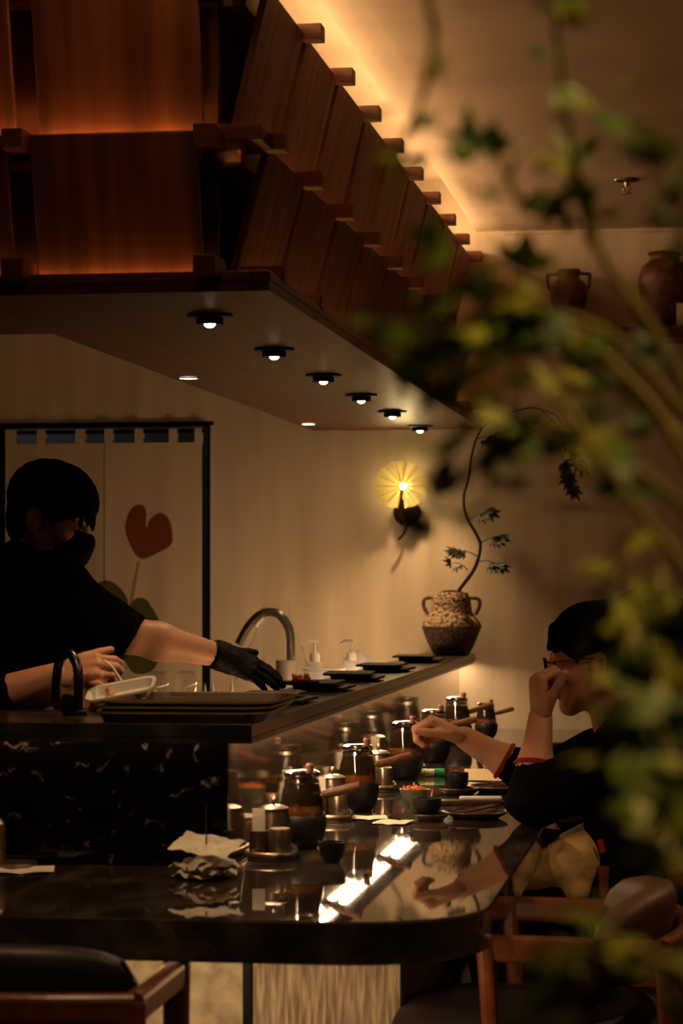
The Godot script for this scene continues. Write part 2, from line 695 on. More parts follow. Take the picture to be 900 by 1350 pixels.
func materials() -> void:
	var W := Color.WHITE
	var grain := noise_tex(3, 0.012, [[0.0, Color(0.37, 0.22, 0.14)], [0.4, Color(0.48, 0.29, 0.185)], [0.6, Color(0.56, 0.35, 0.22)], [1.0, Color(0.65, 0.43, 0.29)]], FastNoiseLite.FRACTAL_FBM, 5)
	var grain2 := noise_tex(8, 0.02, [[0.0, Color(0.4, 0.22, 0.12)], [0.5, Color(0.5, 0.29, 0.16)], [1.0, Color(0.6, 0.37, 0.21)]], FastNoiseLite.FRACTAL_FBM, 5)
	var fine := noise_tex(12, 0.05)
	for k in 3:
		var t := tri(mat("panel_wood_%d" % k, [W, Color(0.86, 0.82, 0.8), Color(0.94, 0.88, 0.83)][k], 0.52), grain, Vector3(2.1, 0.16, 2.1))
		t.uv1_offset = Vector3(k * 0.31, k * 0.17, k * 0.23)
		bump(t, fine, 0.02)
	tri(mat("rail_wood", Color(0.8, 0.74, 0.7), 0.5), grain2, Vector3(0.6, 4.0, 0.6))
	tri(mat("soffit_wood", Color(0.68, 0.54, 0.44), 0.42), grain, Vector3(3.0, 3.0, 0.18))
	tri(mat("core_wood", Color(0.55, 0.5, 0.48), 0.6), grain, Vector3(3.0, 0.3, 3.0))
	tri(mat("chair_wood", Color(0.8, 0.72, 0.66), 0.36), grain2, Vector3(1.6, 1.6, 1.6), false)
	tri(mat("handle_wood", Color(0.86, 0.86, 0.88), 0.5), grain2, Vector3(6, 6, 6), false)
	var pl := noise_tex(21, 0.006, [[0.0, Color(0.7, 0.63, 0.53)], [1.0, Color(0.79, 0.72, 0.61)]], FastNoiseLite.FRACTAL_FBM, 4)
	var wall := tri(mat("plaster", W, 0.85), pl, Vector3(2.0, 0.25, 2.0))
	bump(wall, noise_tex(22, 0.03), 0.06)
	tri(mat("ceiling_plaster", Color(0.98, 0.97, 0.95), 0.9), pl, Vector3(0.5, 0.5, 0.5))
	tri(mat("dark_floor", Color(0.35, 0.3, 0.27), 0.4), grain, Vector3(0.4, 1.0, 3.0))
	# polished bar top: brown black stone with long pale streaks along the counter
	var st := noise_tex(31, 0.008, [[0.0, Color(0.13, 0.11, 0.1)], [0.45, Color(0.2, 0.17, 0.15)], [0.7, Color(0.28, 0.24, 0.21)], [1.0, Color(0.38, 0.33, 0.28)]], FastNoiseLite.FRACTAL_FBM, 6)
	var top := tri(mat("bar_stone", W, 0.028), st, Vector3(1.6, 1.6, 0.5))
	top.metallic_specular = 0.72
	tri(mat("ledge_stone", Color(0.75, 0.8, 0.85), 0.22), st, Vector3(1.2, 1.2, 1.2)).metallic_specular = 0.6
	var vein := noise_tex(41, 0.006, [[0.0, Color(0.018, 0.017, 0.016)], [0.76, Color(0.03, 0.027, 0.025)], [0.85, Color(0.09, 0.08, 0.075)], [0.94, Color(0.4, 0.36, 0.32)], [1.0, Color(0.62, 0.57, 0.52)]], FastNoiseLite.FRACTAL_RIDGED, 3, 1024, 90.0)
	tri(mat("veined_marble", W, 0.1), vein, Vector3(1.1, 1.1, 1.1))
	var rs := tri(mat("bronze_mirror", Color(0.72, 0.63, 0.54), 0.07, 0.93), noise_tex(52, 0.02, [[0.0, Color(0.62, 0.6, 0.58)], [1.0, Color(0.9, 0.88, 0.85)]]), Vector3(6.0, 0.35, 6.0))
	rs.metallic_specular = 0.5
	tri(mat("mottled_stone", W, 0.7), noise_tex(61, 0.012, [[0.0, Color(0.5, 0.45, 0.37)], [0.45, Color(0.64, 0.59, 0.49)], [1.0, Color(0.76, 0.71, 0.6)]], FastNoiseLite.FRACTAL_FBM, 6), Vector3(2.2, 2.2, 2.2))
	var ss := tri(mat("streaked_stone", W, 0.7), noise_tex(62, 0.03, [[0.0, Color(0.36, 0.31, 0.25)], [0.5, Color(0.58, 0.51, 0.42)], [1.0, Color(0.8, 0.73, 0.62)]], FastNoiseLite.FRACTAL_FBM, 6), Vector3(5.0, 0.45, 5.0))
	bump(ss, noise_tex(63, 0.03), 0.2)
	mat("black_metal", Color(0.05, 0.047, 0.045), 0.45, 0.6)
	mat("brushed_steel", Color(0.62, 0.58, 0.53), 0.3, 1.0)
	mat("dark_steel", Color(0.3, 0.27, 0.24), 0.28, 1.0)
	mat("pewter", Color(0.56, 0.49, 0.42), 0.3, 0.9)
	mat("chrome", Color(0.85, 0.83, 0.8), 0.12, 1.0)
	glassy("clear_glass", Color(1, 1, 1), 0.03)
	glassy("smoke_glass", Color(0.25, 0.2, 0.14), 0.16)
	glassy("tea", Color(0.66, 0.36, 0.06), 0.68)
	mat("dark_brew", Color(0.045, 0.028, 0.016), 0.12)
	glassy("film", Color(0.9, 0.88, 0.86), 0.06).roughness = 0.2
	var tub := mat("cloudy_plastic", Color(0.85, 0.84, 0.87, 0.55), 0.35)
	tub.transparency = BaseMaterial3D.TRANSPARENCY_ALPHA
	tri(mat("dark_ceramic", Color(0.8, 0.75, 0.72), 0.5), noise_tex(71, 0.03, [[0.0, Color(0.06, 0.052, 0.048)], [1.0, Color(0.125, 0.105, 0.095)]]), Vector3(6, 6, 6), false)
	tri(mat("brown_ceramic", Color(1, 0.95, 0.9), 0.4), noise_tex(72, 0.02, [[0.0, Color(0.13, 0.09, 0.07)], [1.0, Color(0.3, 0.22, 0.17)]]), Vector3(4, 4, 4), false)
	mat("celadon", Color(0.5, 0.53, 0.42), 0.3)
	mat("slate", Color(0.1, 0.09, 0.085), 0.55)
	tri(mat("tray_lacquer", Color(1, 1, 1), 0.4), noise_tex(73, 0.01, [[0.0, Color(0.22, 0.14, 0.08)], [1.0, Color(0.3, 0.2, 0.11)]]), Vector3(2, 9, 2))
	mat("tray_rim", Color(0.44, 0.37, 0.16), 0.45)
	mat("white_plastic", Color(0.88, 0.86, 0.82), 0.35)
	mat("ivory_plastic", Color(0.72, 0.7, 0.58), 0.4)
	mat("grey_enamel", Color(0.68, 0.65, 0.6), 0.5)
	var pp := mat("paper", Color(0.86, 0.82, 0.74), 0.9)
	bump(pp, noise_tex(81, 0.02), 0.1)
	pp.uv1_triplanar = true
	pp.uv1_scale = Vector3(5, 5, 5)
	mat("kraft_paper", Color(0.78, 0.7, 0.52), 0.85)
	mat("food_orange", Color(0.8, 0.38, 0.12), 0.55)
	mat("food_red", Color(0.62, 0.08, 0.06), 0.4)
	mat("food_pale", Color(0.85, 0.66, 0.36), 0.5)
	mat("food_green", Color(0.35, 0.5, 0.12), 0.5)
	mat("green_plastic", Color(0.05, 0.6, 0.27), 0.35)
	mat("lime_print", Color(0.55, 0.72, 0.2), 0.4)
	var skin := mat("skin", Color(0.8, 0.58, 0.45), 0.5)
	skin.subsurf_scatter_enabled = true
	skin.subsurf_scatter_strength = 0.12
	var bc := mat("black_cotton", Color(0.045, 0.04, 0.038), 0.95)
	bump(bc, noise_tex(91, 0.02), 0.25)
	bc.uv1_triplanar = true
	bc.uv1_scale = Vector3(3, 3, 3)
	var bk := mat("ribbed_knit", Color(0.05, 0.045, 0.045), 0.95)
	bump(bk, noise_tex(92, 0.03), 0.35)
	bk.uv1_triplanar = true
	bk.uv1_scale = Vector3(9, 2, 2)
	mat("red_trim", Color(0.55, 0.03, 0.05), 0.8)
	mat("black_latex", Color(0.02, 0.02, 0.02), 0.62)
	bump(M["black_latex"], noise_tex(93, 0.04), 0.18)
	M["black_latex"].uv1_triplanar = true
	M["black_latex"].uv1_scale = Vector3(6, 6, 6)
	mat("mask_cloth", Color(0.035, 0.033, 0.035), 0.8)
	mat("hair", Color(0.016, 0.013, 0.011), 0.7)
	mat("eye", Color(0.05, 0.03, 0.025), 0.1)
	var kh := mat("khaki_cloth", Color(0.72, 0.58, 0.36), 0.9)
	bump(kh, noise_tex(94, 0.008), 0.8)
	kh.uv1_triplanar = true
	kh.uv1_scale = Vector3(2, 2, 2)
	mat("denim", Color(0.1, 0.11, 0.14), 0.9)
	var le := mat("dark_leather", Color(0.12, 0.085, 0.07), 0.5)
	bump(le, noise_tex(95, 0.05), 0.05)
	le.uv1_triplanar = true
	le.uv1_scale = Vector3(3, 3, 3)
	mat("brown_leather", Color(0.36, 0.22, 0.14), 0.55)
	for k in 4:
		var lf := mat("leaf_%d" % k, [Color(0.34, 0.42, 0.09), Color(0.24, 0.35, 0.07), Color(0.5, 0.5, 0.12), Color(0.15, 0.24, 0.07)][k], 0.5)
		lf.cull_mode = BaseMaterial3D.CULL_DISABLED
		lf.backlight_enabled = true
		lf.backlight = Color(0.45, 0.5, 0.12)
	mat("bark", Color(0.45, 0.4, 0.15), 0.8)
	mat("dark_bark", Color(0.12, 0.08, 0.06), 0.8)
	var ml := mat("maple_leaf", Color(0.15, 0.17, 0.06), 0.6)
	ml.cull_mode = BaseMaterial3D.CULL_DISABLED
	tri(mat("old_pottery", W, 0.8), noise_tex(101, 0.022, [[0.0, Color(0.2, 0.12, 0.09)], [0.42, Color(0.36, 0.22, 0.15)], [0.5, Color(0.72, 0.6, 0.45)], [1.0, Color(0.86, 0.76, 0.6)]], FastNoiseLite.FRACTAL_FBM, 6), Vector3(5.0, 6.0, 5.0), false)
	tri(mat("old_pottery_dark", W, 0.8), noise_tex(102, 0.025, [[0.0, Color(0.18, 0.12, 0.1)], [0.45, Color(0.27, 0.19, 0.16)], [0.6, Color(0.42, 0.34, 0.28)], [1.0, Color(0.55, 0.46, 0.38)]], FastNoiseLite.FRACTAL_FBM, 6), Vector3(5.0, 6.0, 5.0), false)
	tri(mat("jar_glaze", W, 0.45), noise_tex(103, 0.015, [[0.0, Color(0.2, 0.11, 0.07)], [0.5, Color(0.34, 0.19, 0.13)], [0.72, Color(0.42, 0.26, 0.18)], [1.0, Color(0.62, 0.45, 0.34)]], FastNoiseLite.FRACTAL_FBM, 5), Vector3(2.2, 1.4, 2.2), false)
	for q in ["black_cotton", "ribbed_knit", "denim", "hair", "mask_cloth", "black_latex"]:
		M[q].metallic_specular = 0.14 if q != "black_latex" else 0.3
	mat("brass_leaf", Color(0.6, 0.53, 0.3), 0.5, 0.0)
	M["brass_leaf"].backlight_enabled = true
	M["brass_leaf"].backlight = Color(0.5, 0.43, 0.22)
	M["brass_leaf"].cull_mode = BaseMaterial3D.CULL_DISABLED
	mat("bronze", Color(0.2, 0.13, 0.09), 0.4, 0.7)
	mat("moss", Color(0.12, 0.11, 0.05), 0.95)
	var warm := Color(1.0, 0.77, 0.53)
	glow("led_warm", warm, 9.0)
	glow("led_white", Color(1.0, 0.86, 0.7), 14.0)
	glow("led_amber", Color(1.0, 0.66, 0.36), 6.0)
	glow("lens_glow", Color(1.0, 0.9, 0.76), 7.0)
	glow("bulb_glow", Color(1.0, 0.88, 0.6), 30.0)

# ---------------------------------------------------------------- light helpers
func area(parent: Node, at: Vector3, look: Vector3, up: Vector3, size: Vector2, energy: float, color: Color) -> AreaLight3D:
	var l := AreaLight3D.new()
	l.name = "area_light"
	parent.add_child(l, true)
	l.look_at_from_position(at, at + look, up)
	l.area_size = size
	l.area_normalize_energy = true
	l.area_range = 14.0
	l.area_attenuation = 2.0
	l.light_energy = energy
	l.light_color = color
	l.shadow_enabled = true
	return l

# a strip of light: a glowing bar and an area light of its size just before its face
func strip(label: String, a: Vector3, b: Vector3, face: Vector3, wide: float, energy: float, color: Color, mat_: Material, group := "") -> void:
	var o := thing("light_strip", label, "light strip", (a + b) * 0.5, 0.0, group)
	var dir := (b - a).normalized()
	var side := dir.cross(face).normalized()
	var bs := Basis(side, face, -dir)
	var m := Mb.new()
	m.cbox(Vector3(0, -0.003, 0), Vector3(wide, 0.006, a.distance_to(b)), 0.0, Basis.IDENTITY)
	part(o, "diffuser", m.mesh(), mat_, Vector3.ZERO, bs)
	var l := AreaLight3D.new()
	l.name = "area_light"
	o.add_child(l, true)
	l.transform = Transform3D(Basis(dir, side, -face), face * 0.0015)
	l.area_size = Vector2(a.distance_to(b), wide)
	l.area_normalize_energy = true
	l.area_range = 14.0
	l.area_attenuation = 2.0
	l.light_energy = energy
	l.light_color = color
	l.shadow_enabled = true

func spot(parent: Node, at: Vector3, to: Vector3, angle: float, energy: float, color: Color, size := 0.02, soft := 0.6) -> void:
	var l := SpotLight3D.new()
	l.name = "spot_light"
	parent.add_child(l, true)
	var d := (to - at).normalized()
	l.look_at_from_position(at, to, Vector3.RIGHT if absf(d.y) > 0.9 else Vector3.UP)
	l.spot_angle = angle
	l.spot_angle_attenuation = soft
	l.spot_range = 14.0
	l.spot_attenuation = 2.0
	l.light_energy = energy
	l.light_color = color
	l.light_size = size
	l.shadow_enabled = true

# ---------------------------------------------------------------- the scene
const WARM := Color(1.0, 0.81, 0.6)
const DEEP := Color(1.0, 0.66, 0.36)

func _ready() -> void:
	rng.seed = 7
	var cam := Camera3D.new()
	cam.name = "camera"
	add_child(cam)
	cam.position = Vector3(0, 1.33, 0)
	cam.rotation.y = atan2(486.0, 3190.0)
	var lens := CameraAttributesPhysical.new()
	lens.frustum_focal_length = 85.0
	lens.frustum_focus_distance = 6.3
	lens.exposure_aperture = 5.4
	cam.attributes = lens
	cam.set_frustum(0.1 * 1350.0 / 3190.0, Vector2(0.0, 0.1 * 87.0 / 3190.0), 0.1, 60.0)
	cam.current = true
	var we := WorldEnvironment.new()
	we.name = "world"
	var env := Environment.new()
	env.background_mode = Environment.BG_COLOR
	env.background_color = Color(0, 0, 0)
	env.tonemap_mode = Environment.TONE_MAPPER_LINEAR
	env.tonemap_exposure = 1.0
	env.sdfgi_enabled = true
	env.ssao_enabled = true
	env.ssil_enabled = true
	we.environment = env
	add_child(we)
	materials()
	lights()
	room()
	canopy()
	bar()
	wall_things()
	chairs()
	kitchen_things()
	counter_things()
	chef()
	kitchen_hand()
	guest()
	far_guest()
	maple()
	foliage()

func lights() -> void:
	# under the front edge of the raised ledge, facing down onto the bar
	strip("long white light strip under the lip of the raised ledge", Vector3(-0.938, 1.0062, -4.80), Vector3(-0.938, 1.0062, -9.28), Vector3.DOWN, 0.012, 1.15, Color(1.0, 0.83, 0.64), M["led_white"])
	strip("light strip under the kitchen edge of the raised ledge", Vector3(-1.108, 0.99, -5.6), Vector3(-1.108, 0.99, -9.2), Vector3(-1, 0.1, 0).normalized(), 0.014, 0.42, WARM, M["led_warm"])
	strip("light strip along the rear edge of the kitchen worktop washing the far wall", Vector3(-1.75, 0.88, -8.345), Vector3(-1.13, 0.88, -8.345), Vector3(0, 0.3, -0.95).normalized(), 0.014, 0.4, WARM, M["led_warm"])
	strip("short light strip under the near edge of the ledge above black marble", Vector3(-2.7, 1.0062, -4.738), Vector3(-0.95, 1.0062, -4.738), Vector3.DOWN, 0.008, 0.012, WARM, M["led_warm"])
	strip("light strip under the bar top washing the pale stone base", Vector3(-2.7, 0.672, -4.17), Vector3(-0.52, 0.672, -4.17), Vector3(0, -0.6, -0.8), 0.012, 0.75, WARM, M["led_warm"])
	# troughs of the hanging canopy
	for r in 2:
		var h: float = [1.933, 2.204][r]
		strip("amber light strip in the %s trough of the canopy front" % ["lowest", "upper"][r], Vector3(-2.7, h, -4.817), Vector3(-1.01, h, -4.817), Vector3.UP, 0.012, [0.022, 0.19][r], DEEP, M["led_amber"])
		strip("amber light strip in the %s trough of the canopy's long side" % ["lowest", "upper"][r], Vector3(-0.975, h, -5.06), Vector3(-0.975, h, -9.28), Vector3.UP, 0.012, [0.06, 0.1][r], DEEP, M["led_amber"])
	strip("cove light strip lying on top of the canopy", Vector3(-1.02, 2.6, -4.3), Vector3(-1.02, 2.6, -9.25), Vector3(0.6, 0.8, 0).normalized(), 0.02, 2.5, Color(1.0, 0.79, 0.57), M["led_warm"])
	var vs := [5.18, 5.97, 6.75, 7.5, 8.25, 9.05]
	var w := ["first", "second", "third", "fourth", "fifth", "sixth"]
	for i in 6:
		var o := thing("downlight", "black rimmed downlight in the wooden soffit, %s of the right-hand row from the front panels" % w[i], "downlight", Vector3(-1.08, 1.905, -vs[i]), 0.0, "downlights in the soffit")
		part(o, "trim_ring", lathed([Vector2(0.026, -0.001), Vector2(0.05, -0.001), Vector2(0.05, -0.006), Vector2(0.03, -0.009), Vector2(0.03, -0.022), Vector2(0.024, -0.022), Vector2(0.024, -0.001)]), M["black_metal"])
		part(o, "lens", lathed([Vector2(0.0, -0.029), Vector2(0.006, -0.028), Vector2(0.01, -0.0255), Vector2(0.0125, -0.0215), Vector2(0.0125, -0.012), Vector2(0.0, -0.012)]), M["lens_glow"])
		spot(o, Vector3(-1.08, 1.905 - 0.034, -vs[i]), Vector3(-1.08, 0.0, -vs[i]), 44.0, 0.3 if i < 5 else 0.6, Color(1.0, 0.81, 0.59), 0.02, 0.7)
	for i in 2:
		var v: float = [6.79, 8.88][i]
		var o := thing("downlight", "flush downlight near the kitchen edge of the soffit, %s" % ["nearer the chef", "nearer the far wall"][i], "downlight", Vector3(-1.478, 1.905, -v), 0.0, "downlights in the soffit")
		part(o, "trim_ring", lathed([Vector2(0.026, -0.001), Vector2(0.036, -0.001), Vector2(0.036, -0.003), Vector2(0.026, -0.004), Vector2(0.026, -0.001)]), M["brushed_steel"])
		part(o, "lens", lathed([Vector2(0.0, -0.004), Vector2(0.026, -0.003), Vector2(0.026, -0.001), Vector2(0.0, -0.001)]), M["lens_glow"])
		spot(o, Vector3(-1.478, 1.905 - 0.008, -v), Vector3(-1.478, 0.0, -v), 44.0, 0.2, Color(1.0, 0.81, 0.59), 0.02, 0.7)
	# dining-room lamps outside the picture
	var p := thing("ceiling_lamp", "small warm ceiling lamp above the leafy tree near the camera", "lamp", Vector3(0.5, 2.66, -1.3))
	for q in [[Vector3(-0.95, 2.66, -3.5), Vector3(-0.95, 0.7, -4.2), 1.0, "over the near edge of the bar"], [Vector3(1.0, 2.66, -4.6), Vector3(-0.2, 0.5, -4.8), 0.75, "over the seats by the rounded corner"], [Vector3(0.9, 2.66, -6.8), Vector3(-0.3, 0.9, -6.0), 0.7, "over the seats farther along the bar"]]:
		var c := thing("ceiling_lamp", "small warm ceiling lamp " + q[3], "lamp", q[0])
		part(c, "housing", lathed([Vector2(0.0, 0.0), Vector2(0.06, 0.0), Vector2(0.06, -0.08), Vector2(0.052, -0.08), Vector2(0.052, -0.03), Vector2(0.0, -0.03)]), M["black_metal"])
		part(c, "lens", lathed([Vector2(0.0, -0.06), Vector2(0.05, -0.055), Vector2(0.05, -0.05), Vector2(0.0, -0.05)]), M["lens_glow"])
		spot(c, q[0] - Vector3(0, 0.09, 0), q[1], 42.0, q[2], WARM, 0.05)
	part(p, "housing", lathed([Vector2(0.0, 0.0), Vector2(0.06, 0.0), Vector2(0.06, -0.08), Vector2(0.052, -0.08), Vector2(0.052, -0.03), Vector2(0.0, -0.03)]), M["black_metal"])
	part(p, "lens", lathed([Vector2(0.0, -0.06), Vector2(0.05, -0.055), Vector2(0.05, -0.05), Vector2(0.0, -0.05)]), M["lens_glow"])
	spot(p, Vector3(0.5, 2.57, -1.3), Vector3(0.1, 1.2, -1.5), 50.0, 1.7, Color(1.0, 0.8, 0.5), 0.05)

func room() -> void:
	struct("floor", span(Vector3(-4.6, -0.1, 1.6), Vector3(2.6, 0.0, -9.45)), M["dark_floor"])
	# the far wall, with a doorway behind the split curtain
	var b := Mb.new()
	for s in [[-4.6, -2.79, 0.0, 3.2], [-1.94, 2.6, 0.0, 3.2], [-2.79, -1.94, 1.93, 3.2]]:
		b.cbox(Vector3((s[0] + s[1]) * 0.5, (s[2] + s[3]) * 0.5, -9.38), Vector3(s[1] - s[0], s[3] - s[2], 0.14))
	struct("wall_back", b.mesh(), M["plaster"])
	b = Mb.new()
	b.cbox(Vector3(-3.2, 1.2, -10.6), Vector3(2.6, 2.4, 0.1))
	b.cbox(Vector3(-4.45, 1.2, -10.0), Vector3(0.1, 2.4, 1.1))
	b.cbox(Vector3(-1.85, 1.2, -10.0), Vector3(0.1, 2.4, 1.1))
	b.cbox(Vector3(-3.15, 2.42, -10.0), Vector3(2.7, 0.1, 1.2))
	b.cbox(Vector3(-3.15, -0.05, -10.0), Vector3(2.7, 0.1, 1.2))
	struct("wall_passage", b.mesh(), mat("passage_paint", Color(0.45, 0.48, 0.5), 0.9))
	var pl := thing("ceiling_lamp", "dim cool lamp in the passage behind the split curtain", "lamp", Vector3(-3.3, 2.36, -9.9))
	part(pl, "diffuser", lathed([Vector2(0, -0.03), Vector2(0.06, -0.03), Vector2(0.07, 0), Vector2(0, 0)]), M["lens_glow"])
	spot(pl, Vector3(-3.3, 2.31, -9.9), Vector3(-2.6, 1.6, -10.5), 70.0, 0.035, Color(0.85, 0.93, 1.0), 0.05)
	b = Mb.new()
	b.cbox(Vector3(-2.8, 0.965, -9.345), Vector3(0.03, 1.93, 0.08), 0.003)
	b.cbox(Vector3(-1.943, 0.965, -9.345), Vector3(0.01, 1.93, 0.08), 0.003)
	b.cbox(Vector3(-2.37, 1.937, -9.345), Vector3(0.89, 0.016, 0.08), 0.003)
	struct("door_1", b.mesh(), M["black_metal"])
	struct("wall_left", span(Vector3(-4.7, 0, 1.6), Vector3(-4.6, 3.2, -9.45)), M["plaster"])
	struct("wall_right", span(Vector3(2.6, 0, 1.6), Vector3(2.7, 3.2, -9.45)), M["plaster"])
	struct("wall_front", span(Vector3(-4.6, 0, 1.6), Vector3(2.6, 3.2, 1.7)), M["plaster"])
	# ceiling: a raised recess over the canopy, a stepped edge, the lower dining ceiling
	b = Mb.new()
	b.cbox(Vector3(-2.75, 2.92, -3.92), Vector3(3.75, 0.1, 11.05))
	b.cbox(Vector3(0.905, 2.815, -3.92), Vector3(3.39, 0.3, 11.05))
	b.cbox(Vector3(-0.84, 2.817, -3.92), Vector3(0.1, 0.3, 11.05))
	struct("ceiling", b.mesh(), M["ceiling_plaster"])
	struct("trim_1", span(Vector3(-0.79, 2.652, -9.31), Vector3(2.6, 2.665, -9.298)), M["plaster"])

func canopy() -> void:
	var o := thing("canopy", "hanging wooden canopy of overlapping tilted panels above the counter", "canopy")
	# soffit, an L that follows the bar
	var L := PackedVector2Array([Vector2(-0.872, -4.765), Vector2(-0.872, -9.305), Vector2(-1.53, -9.305), Vector2(-1.53, -5.53), Vector2(-2.9, -5.53), Vector2(-2.9, -4.765)])
	var b := Mb.new()
	b.prism(L, 1.905, 1.925)
	part(o, "soffit", b.mesh(), M["soffit_wood"])
	# core boards behind the panels, the inner side and the top
	b = Mb.new()
	b.cbox(Vector3(-1.95, 2.26, -4.885), Vector3(1.9, 0.66, 0.02))
	b.cbox(Vector3(-1.02, 2.26, -7.1), Vector3(0.02, 0.66, 4.41))
	b.cbox(Vector3(-1.52, 2.26, -7.42), Vector3(0.02, 0.67, 3.77))
	b.cbox(Vector3(-2.2, 2.26, -5.52), Vector3(1.36, 0.67, 0.02))
	part(o, "core", b.mesh(), M["core_wood"])
	b = Mb.new()
	b.prism(PackedVector2Array([Vector2(-0.985, -4.87), Vector2(-0.985, -9.3), Vector2(-1.53, -9.3), Vector2(-1.53, -5.53), Vector2(-2.9, -5.53), Vector2(-2.9, -4.87)]), 2.575, 2.592)
	part(o, "roof_board", b.mesh(), M["core_wood"])
	# rails that carry each row
	var rows := [1.945, 2.232, 2.566]
	for r in 3:
		var h: float = rows[r]
		b = Mb.new()
		if r == 0:
			b.cbox(Vector3(-1.885, 1.936, -4.782), Vector3(2.03, 0.022, 0.036), 0.003)
			b.cbox(Vector3(-0.889, 1.936, -7.03), Vector3(0.036, 0.022, 4.54), 0.003)
		else:
			b.cbox(Vector3(-1.95, h - 0.05, -4.835), Vector3(1.93, 0.012, 0.07))
			b.cbox(Vector3(-1.95, h - 0.028, -4.797), Vector3(1.93, 0.056, 0.01))
			b.cbox(Vector3(-0.985, h - 0.05, -7.1), Vector3(0.07, 0.012, 4.4))
			b.cbox(Vector3(-0.951, h - 0.028, -7.1), Vector3(0.01, 0.056, 4.4))
		part(o, "rail", b.mesh(), M["rail_wood"])
	# tilted panels, each its own board, and the pegs in the gaps between them
	var pitch := 0.4815
	for r in 2:
		var y0: float = rows[r] + 0.004
		var y1: float = rows[r + 1] - 0.002
		var hh := y1 - y0
		var lean := 0.078
		for k in 10:
			var v := 5.42 + pitch * (k - 1)
			var m := Mb.new()
			var z := -(v + pitch * 0.5)
			if z - 0.21 < -9.3:
				continue
			var bs := Basis(Vector3(0, 0, 1), -atan2(lean, hh))
			m.cbox(Vector3(-0.953, (y0 + y1) * 0.5, z), Vector3(0.016, Vector2(hh, lean).length() - 0.004, pitch - 0.05), 0.0015, bs)
			part(o, "panel", m.mesh(), M["panel_wood_%d" % ((k * 2 + r) % 3)])
		for k in 5:
			var u := -0.993 - 0.394 * (k + 0.5)
			var m := Mb.new()
			var bs := Basis(Vector3(1, 0, 0), atan2(lean, hh))
			m.cbox(Vector3(u, (y0 + y1) * 0.5, -4.79), Vector3(0.394 - 0.05, Vector2(hh, lean).length() - 0.004, 0.016), 0.0015, bs)
			part(o, "panel", m.mesh(), M["panel_wood_%d" % ((k + r) % 3)])
	for r in 3:
		var h: float = rows[r] - (0.0 if r > 0 else -0.012)
		for k in 10:
			var v := 5.42 + pitch * (k - 1)
			var m := Mb.new()
			m.cbox(Vector3(-0.915, h, -v), Vector3(0.095, 0.036, 0.052), 0.002)
			part(o, "peg", m.mesh(), M["rail_wood"])
		for k in 5:
			var u := -0.993 - 0.394 * k
			var m := Mb.new()
			m.cbox(Vector3(u, h - (0.018 if r > 0 else 0.004), -4.76), Vector3(0.045, 0.04, 0.11), 0.002)
			part(o, "peg", m.mesh(), M["rail_wood"])
	# the corner bracket of the middle row
	b = Mb.new()
	b.cbox(Vector3(-0.945, 2.232, -4.86), Vector3(0.10, 0.032, 0.12), 0.002)
	part(o, "corner_bracket", b.mesh(), M["rail_wood"])
	part(o, "corner_bracket", span(Vector3(-0.995, 2.55, -4.92), Vector3(-0.895, 2.582, -4.80), 0.002), M["rail_wood"])

